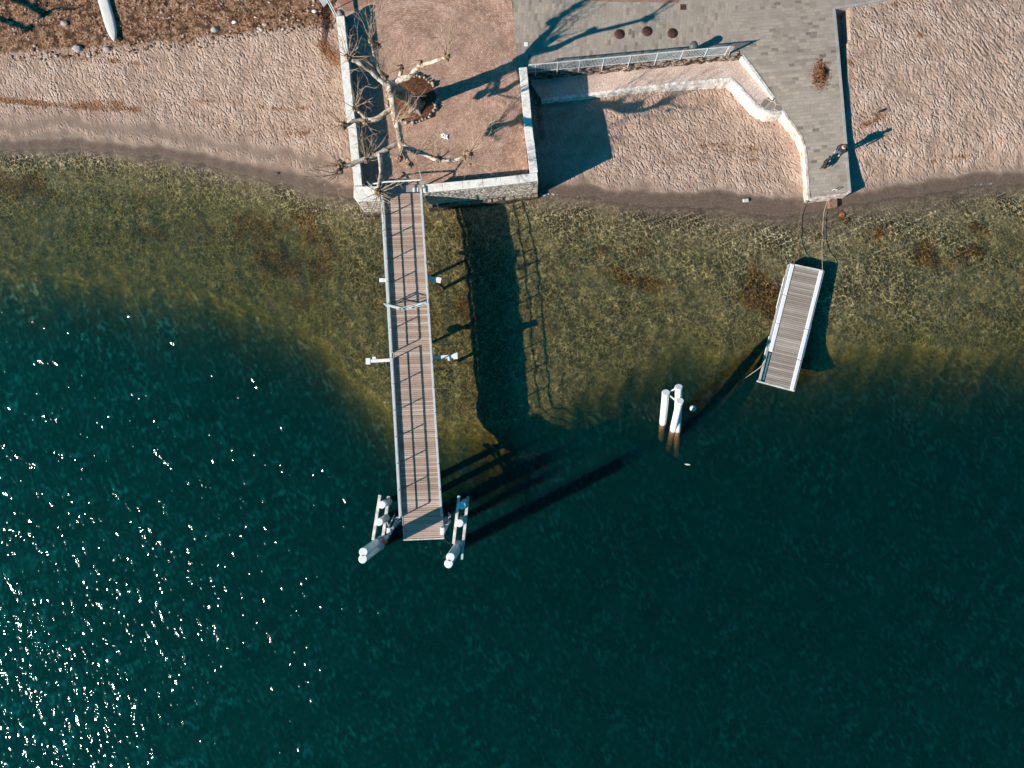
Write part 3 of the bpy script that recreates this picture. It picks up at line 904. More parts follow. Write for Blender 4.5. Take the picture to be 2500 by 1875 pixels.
# walkway edges
CRUMB = simple('crumbling_limewash', (.42, .27, .18), (.88, .82, .76), 3.2, .85, .03)
pts = [P(x, y, walk_z(y) + .02) for y, x in WL[5:]]
pts2 = pts + [P(2040, 475, walk_z(475) + .02), P(2066, 472, walk_z(472) + .02), P(2074, 466, walk_z(466) + .02)]
o = ribbon(resample(pts2, .18), -.03, .11, -.3, CRUMB, 'walkway_edge_wall', None, rough=.02, seed=15)
tag(o, 'crumbling white edge wall round the lake end of the slate walkway', 'wall')
pts = [P(x, y, (FLOOR if y < 140 else walk_z(y)) + .015) for y, x in [(17.5, 2034), (80, 2040)] + [(a, c - .5) for a, c in WR]][::-1]
o = ribbon(resample(pts, .5), -.02, .13, -.3, simple('grey_kerb', (.3, .29, .28), (.42, .4, .39), 3, .8, .01), 'walkway_kerb', None, rough=.0, seed=16)
tag(o, 'straight grey kerb wall dropping from the walkway to the right beach', 'wall')
pts = [P(x, y, FLOOR + .012) for x, y in [(2034, 17.5), (2095, 8), (2160, -4), (2260, -26)]]
o = ribbon(resample(pts, .5), -.02, .12, .4, simple('pale_grey_kerb', (.3, .29, .28), (.46, .44, .42), 3, .8, .01), 'promenade_kerb', None, rough=.0, seed=17)
tag(o, 'pale kerb along the promenade at the top of the right beach', 'wall')
# footing under the walkway end
b = MB(); b.prism(poly([(2023, 478), (2044, 476), (2045, 505), (2024, 508)], .2), -.4, .22); o = b.build('footing_slab', simple('rust_stained_concrete', (.17, .09, .055), (.36, .23, .16), 5, .9, .01), bevel=.03)
tag(o, 'rust stained footing slab sticking out below the walkway end', 'concrete slab')
b = MB(); q = PG(2058, 520); b.blob((q.x, q.y, q.z - .04), .26, wob=.7, sq=(.8, 1.5, .3)); o = b.build('submerged_stone', RUST, origin=None); tag(o, 'orange brown stone under shallow water below the walkway end', 'stone')
b = MB(); q = PG(2068, 534); b.blob((q.x, q.y, q.z - .04), .2, wob=.7, sq=(1, 1.1, .3)); o = b.build('submerged_stone', RUST); tag(o, 'smaller orange stone deeper in the shallows below the walkway end', 'stone')

# fence
base = thing('fence', 'pale metal balustrade along the promenade edge above the gravel ramp', 'fence', P(1300, 182, 1.5))
fa, fb = P(1290, 184, 1.5), P(1771, 140, 1.5)
dd = (fb - fa); Lf = dd.length; du = dd.normalized()
posts = [.035, .145, .255, .373, .505, .64, .765, .885, .99]
for t in posts:
    q = fa.lerp(fb, t); b = MB(); b.bar(q + Vector((0, 0, -.15)), q + Vector((0, 0, 1.2)), .05, .05); b.bar(q, q + Vector((0, .22, 0)), .05, .04)
    b.build('post', GALVP, base)
b = MB(); up = Vector((0, 0, 1))
b.bar(fa + up * 1.17, fb + up * 1.17, .05, .035); b.build('top_rail', GALVP, base)
b = MB(); b.bar(fa + up * .38, fb + up * .38, .035, .025); b.build('bottom_rail', GALVP, base)
b = MB(); k = int(Lf / .085)
for i in range(k + 1):
    q = fa.lerp(fb, i / k); b.bar(q + up * .38, q + up * 1.16, .018, .012)
b.build('baluster_panel', GALVP, base)

# sign at fence end
RED = simple('sign_red', (.5, .04, .04), (.65, .08, .07), 6, .5)
q = P(1771, 139, 1.5) + du * .12
base = thing('warning_sign', 'small oval white sign with red rim on a post at the balustrade end', 'sign', q)
b = MB(); b.tube([q, q + up * 1.15], .025, 8); b.build('post', GALVP, base)
sd = Vector((.93, .37, 0)).normalized(); nn = Vector((-sd.y, sd.x, 0)); cz = q + up * .85
for nm, mt, k, th in (('sign_rim', RED, 1.0, .012), ('sign_face', WHITE, .84, .017)):
    b = MB(); ring0 = []; ring1 = []
    for i in range(24):
        t = 2 * math.pi * i / 24; v = cz + sd * (math.cos(t) * .23 * k) + up * (math.sin(t) * .38 * k)
        ring0.append(v - nn * th); ring1.append(v + nn * th)
    b.add(ring0 + ring1, [tuple(range(24)), tuple(reversed(range(24, 48)))] + [(i, i + 24, (i + 1) % 24 + 24, (i + 1) % 24) for i in range(24)])
    b.build(nm, mt, base)

# litter bin
q = P(1688.5, 129, FLOOR); q = P(1695, 107.5, FLOOR + .93); q.z = FLOOR
base = thing('litter_bin', 'round dark grey bin with domed lid beside the balustrade', 'bin', q)
m_ = simple('bin_grey', (.10, .105, .11), (.2, .205, .21), 6, .45)
b = MB(); b.lathe(q, [(.17, 0), (.18, .02), (.2, .78), (.2, .8)], 24); b.build('body', m_, base)
b = MB(); b.lathe(q, [(.232, .79), (.24, .83), (.22, .89), (.15, .94), (.07, .965), (.005, .97)], 24); b.build('lid', simple('lid_grey', (.07, .072, .075), (.15, .152, .155), 6, .4), base)
b = MB(); b.lathe(q, [(.3, 0.004), (.3, .02)], 20); b.build('base_plate', RUST, base)

# covers
for i, (x, y) in enumerate([(1512.6, 83.4), (1580, 76.5), (1642, 81.4)]):
    q = P(x, y, FLOOR); lab = ['round rusty manhole cover, leftmost of three', 'round rusty manhole cover in the middle of three', 'round rusty manhole cover nearest the bin'][i]
    base = thing('manhole_cover', lab, 'manhole cover', q, 'round manhole covers in the promenade')
    b = MB(); b.lathe(q, [(.31, .002), (.31, .012), (.285, .014)], 28); b.build('frame', CASTI, base)
    b = MB(); b.lathe(q, [(.27, .010), (.27, .017), (.0, .018)], 28)
    for k in range(-3, 4):
        for j in range(-3, 4):
            if math.hypot(k, j) < 3.4: b.box(q + Vector((k * .07, j * .07, .022)), (.02, 0, 0), (0, .02, 0), (0, 0, .004))
    b.build('lid', CASTI, base)
q = P(1668, 17.5, FLOOR)
b = MB(); b.box(q + up * .008, (.17, 0, 0), (0, .17, 0), (0, 0, .006))
for k in range(5): b.box(q + Vector((0, -.12 + k * .06, .017)), (.14, 0, 0), (0, .012, 0), (0, 0, .004))
o = b.build('drain_cover', CASTI); tag(o, 'small square rusty drain cover near the top edge of the promenade', 'drain cover')
q = P(1284, 108, FLOOR); b = MB(); b.box(q + up * .007, (.11, 0, 0), (0, .13, 0), (0, 0, .005)); o = b.build('marker_tile', WHITE, bevel=.004); tag(o, 'tiny white square tile set in the slate by the brick edge', 'tile')

# dry leaf heap
m = Mat('dry_leaves', .9); m.color(m.ramp(m.noise(m.pos(), 9, 2), [(.3, (.10, .04, .018)), (.5, (.27, .115, .05)), (.7, (.46, .25, .14))])); LEAF = m.m
b = MB()
c0 = P(2002, 182, walk_z(182)); r_ = random.Random(4)
for i in range(1300):
    a = r_.uniform(0, 6.28); rr = abs(r_.gauss(0, .55))
    x = math.cos(a) * rr * .55; y = math.sin(a) * rr * .85
    if rr > 1.25: continue
    z = .005 + .26 * math.exp(-(rr / .5) ** 2) * r_.random()
    c = c0 + Vector((x, y, z - .13 * y * .0)); c.z = walk_z(182) + (c.y - c0.y) * .14 + z
    u = Vector((r_.uniform(-1, 1), r_.uniform(-1, 1), r_.uniform(-.6, .6))).normalized() * r_.uniform(.05, .11); w = u.cross(Vector((r_.uniform(-1, 1), r_.uniform(-1, 1), 1))).normalized() * r_.uniform(.012, .03)
    b.add([c - u, c - w + up * .01, c + u, c + w + up * .01], [(0, 1, 2, 3)])
o = b.build('leaf_heap', LEAF); tag(o, 'heap of dry brown leaves on the slate walkway', 'leaves', kind='stuff')

# ------------------------------------------------------------------ planter and tree
pc = P(1007, 243, FLOOR)
base = thing('tree_planter', 'round stone edged tree bed full of brown leaves on the terrace', 'planter', pc)
b = MB(); r_ = random.Random(2); NS = 46
for i in range(NS):
    t = 2 * math.pi * i / NS; q = pc + Vector((math.cos(t) * 1.46, math.sin(t) * 1.46, .1)); s = r_.uniform(.06, .12); q.x += r_.uniform(-.05, .05); q.y += r_.uniform(-.05, .05)
    b.blob(q, s, 8, 6, .35, (1.05, 1.05, .95))
b.build('stone_edging', simple('pale_cobble', (.16, .10, .07), (.62, .50, .40), 7, .85, .01), base)
b = MB(); vs = []; fs = []; NR, NA = 9, 40
for i in range(NR + 1):
    for k in range(NA):
        r = 1.42 * i / NR; t = 2 * math.pi * k / NA
        vs.append(pc + Vector((math.cos(t) * r, math.sin(t) * r, .05 + .16 * (1 - (i / NR) ** 2) + .06 * mnoise.noise(Vector((math.cos(t) * r * 3, math.sin(t) * r * 3, 0))))))
for i in range(NR):
    for k in range(NA):
        k2 = (k + 1) % NA; fs.append((i * NA + k, (i + 1) * NA + k, (i + 1) * NA + k2, i * NA + k2))
b.add(vs, fs, True); b.build('soil', SOIL, base)


def T3(x, y, h): return P(x, y, FLOOR + h)


def smooth_path(nodes, radii, sub=4):
    pts = []; rs = []; n_ = len(nodes)
    for i in range(n_ - 1):
        p0, p1, p2, p3 = nodes[max(i - 1, 0)], nodes[i], nodes[i + 1], nodes[min(i + 2, n_ - 1)]
        for k in range(sub):
            t = k / sub
            pts.append(.5 * ((2 * p1) + (p2 - p0) * t + (2 * p0 - 5 * p1 + 4 * p2 - p3) * t * t + (3 * p1 - p0 - 3 * p2 + p3) * t ** 3))
            rs.append(radii[i] * (1 - t) + radii[i + 1] * t)
    pts.append(nodes[-1]); rs.append(radii[-1]); return pts, rs


tree = thing('plane_tree', 'bare pollarded plane tree with pale bark leaning over the terrace', 'tree', T3(1014, 258, 0))
b = MB()
tb = [T3(1016, 262, -.05), T3(1012, 252, .35), T3(1003, 243, 1.2), T3(985, 232, 2.4), T3(966, 218, 3.4), T3(957, 208, 3.8)]
b.tube(*smooth_path(tb, [.52, .42, .36, .32, .28, .22]), n=16, wob=.22)
for a in (0.3, 1.5, 2.9, 4.0, 5.2):   # root flare
    q = tb[0]; e = q + Vector((math.cos(a), math.sin(a), 0)) * .75
    b.tube([q + up * .5, q + Vector((math.cos(a), math.sin(a), 0)) * .38 + up * .22, e + up * .04], [.2, .15, .05], 8, wob=.2)
b.build('trunk', simple('shaded_trunk_bark', (.10, .07, .055), (.36, .30, .26), 3.2, .9, .05), tree)  # bark darker than the limbs: their shade is put into its colour
LIMBS = [
    [(957, 215, 3.7, .20), (945, 203, 4.0, .18), (928, 193, 4.3, .17), (905, 172, 4.8, .145), (884, 156, 5.3, .13), (868, 148, 5.5, .12), (852, 142, 5.6, .09)],
    [(940, 196, 4.2, .10), (925, 172, 4.7, .07), (915, 140, 5.1, .065), (909, 112, 5.5, .07), (907, 96, 5.8, .06)],
    [(957, 212, 3.7, .21), (972, 196, 3.9, .17), (998, 186, 4.3, .16), (1022, 163, 4.75, .13), (1050, 154, 5.3, .11), (1075, 144, 5.75, .10), (1090, 138, 6.0, .09)],
    [(950, 200, 3.75, .2), (955, 228, 3.75, .2), (961, 255, 3.75, .19), (966, 288, 3.8, .18), (973, 318, 3.9, .19), (979, 350, 3.9, .20), (982, 362, 3.8, .14)],
    [(979, 350, 3.9, .15), (1000, 363, 4.0, .13), (1040, 378, 4.1, .12), (1072, 391, 4.2, .12), (1105, 393, 4.3, .11), (1132, 384, 4.45, .10), (1148, 373, 4.6, .09)],
    [(978, 342, 3.9, .14), (955, 358, 3.95, .14), (930, 372, 4.0, .14), (905, 383, 4.05, .12), (873, 395, 4.1, .13), (850, 405, 4.1, .12), (832, 404, 4.2, .10)],
    [(926, 373, 4.0, .13), (929, 395, 4.1, .11), (930, 420, 4.3, .10), (927, 445, 4.4, .11), (923, 470, 4.5, .10)],
    [(982, 358, 3.9, .11), (978, 375, 4.5, .09), (975, 386, 5.0, .1)],
    [(985, 362, 3.9, .12), (993, 385, 4.7, .1), (1001, 402, 5.3, .12)],
    [(962, 262, 3.7, .13), (945, 272, 3.65, .13), (920, 290, 3.6, .14), (893, 292, 3.6, .10), (868, 294, 3.7, .10), (852, 304, 3.75, .09), (838, 306, 3.8, .09)],
    [(975, 190, 4.0, .1), (978, 178, 4.2, .1), (980, 168, 4.35, .12)],
    [(950, 206, 3.9, .1), (945, 194, 4.2, .12), (940, 190, 4.3, .12)],
    [(1022, 163, 4.75, .1), (1026, 155, 4.95, .11)],
    [(893, 292, 3.6, .09), (885, 280, 3.75, .09), (870, 268, 3.9, .1)],
]
for Lb in LIMBS:
    b = MB(); nodes = [T3(x, y, h) for x, y, h, r in Lb]
    b.tube(*smooth_path(nodes, [r for *_, r in Lb]), n=12, wob=.35)
    b.build('limb', BARK, tree)
KN = [(850, 141, 5.65, .17), (907, 98, 5.8, .16), (922, 112, 5.3, .16), (1090, 138, 6.0, .18), (1026, 153, 5.0, .14), (979, 166, 4.4, .17), (941, 189, 4.3, .17), (1072, 389, 4.25, .17),
      (1146, 374, 4.65, .2), (1133, 384, 4.5, .13), (833, 402, 4.2, .22), (830, 418, 4.1, .15), (895, 392, 4.1, .14), (924, 470, 4.5, .2), (975, 387, 5.05, .17), (1000, 402, 5.35, .18),
      (838, 306, 3.8, .2), (868, 266, 3.9, .16), (891, 298, 3.6, .15), (1015, 372, 4.05, .14), (912, 372, 4.1, .1), (1148, 402, 4.7, .09), (963, 300, 3.95, .1)]
KOBJ = []
for x, y, h, r in KN:
    b = MB(); c = T3(x, y, h)
    b.blob(c, r, 12, 9, .75, (1, 1, 1), 2.6)
    for k in range(4):
        v = Vector((random.uniform(-1, 1), random.uniform(-1, 1), random.uniform(-.5, .8))).normalized()
        b.blob(c + v * r * .75, r * random.uniform(.35, .55), 8, 6, .6)
    KOBJ.append(b.build('pollard_knuckle', KNOB, tree))
rt = random.Random(11)


def twig(p, d, L, r, lvl=0):
    n_ = max(3, int(L / .22)); pts = [p]; d = d.normalized()
    for i in range(n_):
        d = (d + Vector((rt.gauss(0, .13), rt.gauss(0, .13), rt.gauss(.04, .09)))).normalized()
        pts.append(pts[-1] + d * (L / n_))
        if lvl < 2 and i > 0 and rt.random() < (.42 if lvl == 0 else .25):
            s = (d + Vector((rt.gauss(0, .6), rt.gauss(0, .6), rt.gauss(0, .4)))).normalized()
            twig(pts[-1], s, L * rt.uniform(.3, .55), r * .62, lvl + 1)
    rs = [r * (1 - .72 * i / n_) for i in range(n_ + 1)]
    b.tube(pts, rs, 5, cap=False)


# main shoots: start knuckle index -> picture end points (x, y, h) read off the photograph
SH = [(0, [(818, 105, 7.0), (800, 70, 7.6), (840, 70, 7.2), (875, 60, 7.2), (885, 95, 6.4), (870, 115, 6.3), (830, 165, 5.6), (790, 110, 6.7), (895, 120, 6.0), (860, 90, 6.9), (905, 165, 5.4)]),
      (1, [(907, 10, 7.9), (905, -20, 8.2), (935, 30, 7.4), (890, 50, 7.2), (945, 62, 6.2), (880, 20, 7.6), (925, -15, 8), (860, 40, 7.0), (898, 70, 6.8)]),
      (2, [(935, 135, 5.8), (900, 60, 6.5), (880, 110, 5.9), (950, 130, 5.6)]),
      (3, [(1095, 25, 7.9), (1058, 30, 7.7), (1102, 92, 7.0), (1125, 150, 6.2), (1108, 122, 6.5), (1070, 118, 6.6), (1092, 170, 5.8), (1110, 70, 7.0), (1135, 65, 6.9)]),
      (5, [(984, 80, 6.2), (960, 172, 4.8), (1005, 188, 4.6), (1045, 148, 5.0), (992, 150, 4.9)]),
      (6, [(942, 120, 5.7), (923, 175, 4.9), (965, 195, 4.6), (920, 150, 5.0), (935, 130, 5.6), (955, 165, 5.0), (905, 130, 5.6), (880, 150, 5.0), (895, 100, 5.9), (870, 130, 5.4)]),
      (7, [(1040, 365, 3.4), (1065, 320, 3.8), (1045, 330, 3.6), (1110, 350, 3.1), (1130, 430, 2.3), (1090, 430, 2.4), (1030, 405, 2.8), (1150, 350, 2.9), (1100, 380, 3.1), (1050, 430, 2.6)]),
      (8, [(1210, 325, 3.4), (1178, 277, 3.9), (1145, 310, 3.1), (1130, 300, 3.2), (1165, 400, 2.2), (1195, 330, 3.2), (1160, 340, 2.8), (1185, 430, 2.1), (1150, 440, 2.2), (1215, 340, 2.9), (1120, 400, 2.2)]),
      (9, [(1125, 330, 3.0), (1170, 370, 2.5), (1140, 420, 2.2)]),
      (10, [(785, 345, 5.3), (760, 335, 5.5), (795, 410, 4.9), (770, 400, 4.7), (820, 350, 5.1), (815, 430, 4.4), (800, 340, 5.3), (750, 400, 4.9), (845, 380, 4.7)]),
      (11, [(765, 425, 4.8), (772, 460, 4.7), (800, 455, 4.6), (755, 475, 4.7), (805, 480, 4.6), (840, 440, 4.3), (790, 430, 4.6)]),
      (12, [(885, 300, 5.2), (905, 330, 4.7), (920, 335, 4.8), (872, 340, 5.0), (930, 400, 4.3)]),
      (13, [(915, 500, 5.1), (945, 535, 5.0), (940, 500, 5.0), (985, 490, 5.0), (975, 435, 5.2), (905, 520, 5), (1000, 430, 5.1), (880, 480, 4.9), (885, 455, 5.0), (925, 545, 5), (960, 560, 4.9), (950, 470, 5)]),
      (14, [(965, 410, 3.8), (1005, 300, 5.0), (990, 290, 5.2), (955, 395, 3.9), (948, 380, 4.0)]),
      (15, [(1020, 380, 3.9), (1010, 425, 3.5), (1025, 440, 3.4)]),
      (16, [(775, 235, 5.3), (760, 225, 5.4), (800, 300, 4.6), (825, 230, 5.1), (815, 325, 4.2), (790, 275, 4.8), (833, 265, 4.8)]),
      (17, [(858, 215, 5.2), (820, 230, 4.9), (865, 195, 5.4), (902, 235, 4.7), (905, 210, 5.0), (850, 165, 5.5), (880, 250, 4.5)]),
      (22, [(992, 240, 5.4), (1030, 250, 5.2), (985, 270, 5.1), (1000, 225, 5.5), (1035, 275, 4.8), (950, 230, 4.9), (1040, 265, 4.9)]),
      (18, [(915, 330, 4.4), (925, 345, 4.2), (880, 330, 4.2)]),
      (20, [(905, 335, 4.8), (913, 325, 4.9), (920, 350, 4.6), (945, 315, 4.6)]),
      (19, [(1075, 345, 3.8), (1095, 300, 4.2), (1085, 335, 3.9)])]
for ki, ends in SH:
    x, y, h, r = KN[ki]; c = T3(x, y, h); b = MB(); lift = {7: 1.75, 8: 2.9, 9: 2.6, 19: .9, 14: 1.5, 15: 2.0}.get(ki, 0)
    for ex, ey, eh in ends:
        e = T3(ex, ey, eh + lift); v = e - c
        twig(c + v.normalized() * r * .6, v + Vector((rt.gauss(0, .12), rt.gauss(0, .12), -.1)), v.length * rt.uniform(.9, 1.08), rt.uniform(.016, .023))
        if rt.random() < .75: twig(c + v.normalized() * r * .6, v + Vector((rt.gauss(0, .35), rt.gauss(0, .35), rt.gauss(0, .2))) * v.length * .6, v.length * rt.uniform(.5, .9), rt.uniform(.010, .016))
    for _ in range(3):
        v = Vector((rt.gauss(0, 1), rt.gauss(0, 1), rt.uniform(-.2, 1))).normalized()
        twig(c + v * r * .6, v, rt.uniform(.4, 1.0), .012, 1)
    b.build('twigs', TWIG, KOBJ[ki])

# ------------------------------------------------------------------ pier
DZ = 1.95
A0, A1, B0, B1 = P(940, 474, DZ), P(1029, 471, DZ), P(987, 1316, DZ), P(1082, 1312, DZ)
pier = thing('pier', 'long planked wooden pier with pale side rails reaching out from the terrace', 'pier', A0.lerp(A1, .5) * 1)
pdir = (B0 - A0).normalized(); pside = (A1 - A0).normalized()
PLANK = wood_mat('weathered_pier_planks', [(.29, .195, .15), (.50, .36, .285), (.80, .66, .56), (.44, .29, .22)], (A1 - A0), .115)
L = (B0 - A0).length; NP = int(L / .118)
b = MB(); r_ = random.Random(5)
for i in range(NP):
    t0 = i / NP; t1 = (i + .86) / NP
    a, c, d, e = A0.lerp(B0, t0), A1.lerp(B1, t0), A1.lerp(B1, t1), A0.lerp(B0, t1)
    j = r_.uniform(-.012, .012); dz = r_.uniform(-.004, .004)
    b.prism([(q.x + pside.x * j, q.y) for q in (a, c, d, e)], DZ - .035, DZ + dz)
b.build('deck', PLANK, pier)
b = MB()
for s in (.06, .5, .94): b.bar(A0.lerp(A1, s) - up * .10, B0.lerp(B1, s) - up * .10, .12, .12)
for k in range(15):
    t = (k + .5) / 15; b.bar(A0.lerp(B0, t) - up * .2, A1.lerp(B1, t) - up * .2, .1, .07)
b.build('joists', simple('dark_joists', (.03, .022, .018), (.07, .05, .04), 4, .9), pier)
for t in (.225, .425):      # supporting piles
    for s in (.92,):
        q = A0.lerp(B0, t).lerp(A1.lerp(B1, t), s); b = MB(); b.tube([q - up * .35, Vector((q.x, q.y, min(gz(q.x, q.y), 0) - .4))], .09, 10); b.build('pile', simple('pile_steel', (.10, .09, .08), (.2, .18, .16), 4, .7) if t == .225 else bpy.data.materials['pile_steel'], pier)
# railings: two runs on the left with a gap, one on the right
gap0, gap1 = (868 - 474) / 842., (884 - 474) / 842.


def rail_run(E0, E1, t0, t1, outw, name):
    a, c = E0.lerp(E1, t0) + outw, E0.lerp(E1, t1) + outw
    rl = MB(); rl.bar(a + up * .82, c + up * .82, .06, .045); rl.bar(a + up * .44, c + up * .44, .045, .04); rl.build(name, GALVP, pier)
    tb_ = MB(); tb_.bar(a + up * .09, c + up * .09, .02, .15); tb_.build('toe_board', GALV, pier)
    k = max(1, round((c - a).length / 1.42))
    for i in range(k + 1):
        q = a.lerp(c, i / k); pb = MB(); pb.bar(q - up * .18, q + up * .82, .05, .05); pb.build('rail_post', GALVP, pier)


rail_run(A0, B0, .0, gap0, -pside * .05, 'rail'); rail_run(A0, B0, gap1, (1262 - 474) / 842., -pside * .05, 'rail')
rail_run(A1, B1, .0, (1262 - 474) / 842., pside * .05, 'rail')
b = MB(); b.bar(A0 - pside * .24 - up * .12, B0.lerp(A0, .07) - pside * .17 - up * .12, .11, .08); b.build('cable_tray', GALVP, pier)
# edge channel strips
for E0, E1, s in ((A0, B0, -1), (A1, B1, 1)):
    b = MB(); b.bar(E0 + pside * s * .03 - up * .05, E1 + pside * s * .03 - up * .05, .04, .14); b.build('edge_beam', GALV, pier)
b = MB(); b.bar(B0 - pside * .05 + pdir * .05 - up * .02, B1 + pside * .05 + pdir * .05 - up * .02, .07, .1); b.build('end_beam', STAINED, pier)
# outriggers
for x0, y0, x1, y1, hw, hl, sh in [(952, 879, 899, 882, .09, .30, 0), (1050, 874, 1112, 869, .09, .30, 1), (947, 684, 932, 684, .10, .18, 0), (1043, 677, 1072, 684, .10, .26, 1)]:
    z = DZ - .12; a, c = P(x0, y0, z), P(x1, y1, z)
    b = MB(); b.bar(a, c, hw * 2, .1); dd = (c - a).normalized(); sd_ = Vector((-dd.y, dd.x, 0))
    b.box(c + up * .01, dd * .13, sd_ * hl * .6, up * .055)
    if hl > .25: b.box(c - dd * .35 - sd_ * .17 + up * .005, dd * .1, sd_ * .07, up * .04)
    b.build('outrigger', WHITE, pier, bevel=.01)
    if not sh: continue
    b = MB(); g = c - dd * .05; b.tube([g - up * .06, Vector((g.x, g.y, min(gz(g.x, g.y), 0) - .3))], .1, 12); b.build('outrigger_pile', bpy.data.materials['rusty_brown'], pier)
# mid gate (two leaves) on deck
gate = thing('pier_gate', 'low metal two leaf gate standing across the pier deck', 'gate', P(990, 755, DZ))
ga, gm, gb = P(944, 748, DZ), P(986, 758, DZ), P(1044, 744, DZ)
for a, c in ((ga, gm), (gm + Vector((.04, 0, 0)), gb)):
    b = MB()
    for z in (.12, .48, .85): b.bar(a + up * z, c + up * z, .04, .04)
    b.bar(a + up * .02, a + up * .87, .05, .05); b.bar(c + up * .02, c + up * .87, .05, .05); b.bar(a + up * .12, c + up * .85, .03, .03)
    b.build('gate_leaf', GALVP, gate)
# head gate at terrace
hz = FLOOR
hg = thing('pier_barrier', 'white horizontal bar barrier closing the pier head', 'barrier', P(1024, 455, hz))
b = MB(); b.tube([P(903, 450, hz + .9), P(940, 444, hz + .95), P(1028, 439, hz + .95)], .045, 10); b.build('bar', WHITE, hg)
b = MB(); b.bar(P(1036, 455, PAR), P(1030, 441, hz + .95), .06, .06); b.bar(P(1030, 441, hz + .95), P(1023, 415, hz + 1.3), .05, .05); b.build('strut', GALV, hg)
b = MB(); q = P(1030, 448, hz + .5); b.bar(Vector((q.x, q.y, hz)), Vector((q.x, q.y, hz + 1.0)), .07, .07); b.build('post', GALV, hg)
b = MB(); q = P(906, 452, hz + .9); b.bar(Vector((q.x, q.y, hz)), Vector((q.x, q.y, hz + 1.0)), .07, .07); b.bar(P(896, 443, hz + 1), P(915, 466, hz + 1), .05, .05); b.build('post', GALV, hg)
# threshold
b = MB(); b.prism(poly([(930, 456), (1032, 450), (1030, 472), (938, 476)], FLOOR + .06), FLOOR - .5, FLOOR + .06)
o = b.build('threshold_slab', simple('threshold_concrete', (.24, .22, .2), (.42, .36, .32), 4, .8, .01)); tag(o, 'concrete threshold slab between the brick terrace and the pier deck', 'slab')
b = MB(); q = P(1014, 464, FLOOR + .065); b.box(q + up * .004, (.16, 0, 0), (0, .14, 0), (0, 0, .004)); b.box(q + up * .009, (.05, 0, 0), (0, .05, 0), (0, 0, .003)); o = b.build('notice_plate', WHITE); tag(o, 'small white square plate on the pier threshold', 'plate')


# ------------------------------------------------------------------ mooring dolphins
def white_pile(name_parent, top, base_, r, stain=True, zt=None):
    d = (top - base_); b = MB()
    b.tube([base_ + d * t for t in np.linspace(.0, .985, 6)], r, 20, cap=True); b.build('pile', PILEW, name_parent)
    b = MB(); u = d.normalized(); b.tube([base_ + d * .985, base_ + d, base_ + d + u * .03], [r * 1.07, r * 1.07, r * .95], 20); b.build('pile_cap', WHITE, name_parent)


m = Mat('white_pile_paint', .5); p_ = m.pos(); xx = m.N('ShaderNodeSeparateXYZ'); m.L(p_, xx.inputs[0])
lv = m.mr(m.math('ADD', xx.outputs[2], m.math('MULTIPLY', m.noise(p_, 6, 4, .7), .22)), .5, .34)
wc = m.ramp(m.noise(m.map(p_, scale=(3, 3, .5)), 2.2, 5, .75), [(.3, (.50, .45, .40)), (.42, (.80, .79, .76)), (.6, (.90, .90, .88))])
m.color(m.mix(lv, wc, m.ramp(m.noise(p_, 9, 4), [(.3, (.07, .035, .018)), (.7, (.26, .14, .07))]))); PILEW = m.m


def dolphin(label, railsA, railsB, shorts, talls, winch, wdir, orange):
    RZ = 1.75
    ra = [P(x, y, RZ) for x, y in railsA]; rb = [P(x, y, RZ) for x, y in railsB]
    dol = thing('mooring_dolphin', label, 'mooring dolphin', Vector((ra[0].x, ra[0].y, 0)), 'white mooring dolphins at the pier end')
    for a, c in (ra, rb):
        bb = MB(); bb.bar(a, c, .16, .16); bb.build('rail_beam', STAINED, dol, bevel=.01)
    for x, y in shorts:
        t = P(x, y, RZ + .55); g = Vector((t.x, t.y, -4)); white_pile(dol, t, g, .205)
        # bracket between beams
        bb = MB(); k = min(max((t - ra[0]).dot((ra[1] - ra[0]).normalized()) / (ra[1] - ra[0]).length, 0), 1)
        bb.bar(ra[0].lerp(ra[1], k) - up * .1, rb[0].lerp(rb[1], k) - up * .1, .12, .08); bb.build('bracket', RUST, dol)
    for x, y in talls:
        t = P(x, y, 4.9); g = Vector((t.x, t.y, -5)); white_pile(dol, t, g, .215)
    bb = MB(); bb.bar(ra[1] - up * .1, rb[1] - up * .1, .12, .1); bb.bar(rb[1], rb[1] + (rb[1] - rb[0]).normalized() * .7 - up * .3, .12, .12); bb.build('bracket', GALV, dol)
    return dol


D1 = dolphin('white mooring dolphin with two tall and two short piles left of the pier end', [(928, 1208), (911, 1318)], [(949, 1211), (935, 1312)], [(933, 1232), (926, 1274)], [(887.5, 1347.5), (886, 1364.5)], None, None, True)
D2 = dolphin('white mooring dolphin with two tall and two short piles right of the pier end', [(1121, 1210), (1107.5, 1327)], [(1142.5, 1213), (1130, 1336)], [(1128, 1234), (1122.5, 1277)], [(1100, 1360), (1095.5, 1376)], None, None, False)
# orange lamp by the left dolphin
q = P(939, 1322, 1.9)
base = thing('beacon_light', 'small orange beacon light by the left mooring dolphin', 'beacon', q - up * .5)
b = MB(); b.tube([q - up * .55, q - up * .1], .05, 8); b.build('stem', GALV, base)
m = simple('orange_lens', (.75, .13, .02), (.85, .22, .05), 5, .3); b = MB(); b.lathe(q - up * .12, [(.13, 0), (.145, .05), (.12, .14), (.05, .19), (.0, .2)], 18); b.build('lens', m, base)
b = MB(); q2 = P(942, 1313, 1.95); b.lathe(q2 - up * .3, [(.1, 0), (.11, .28), (.0, .3)], 16); b.build('cap', WHITE, base)


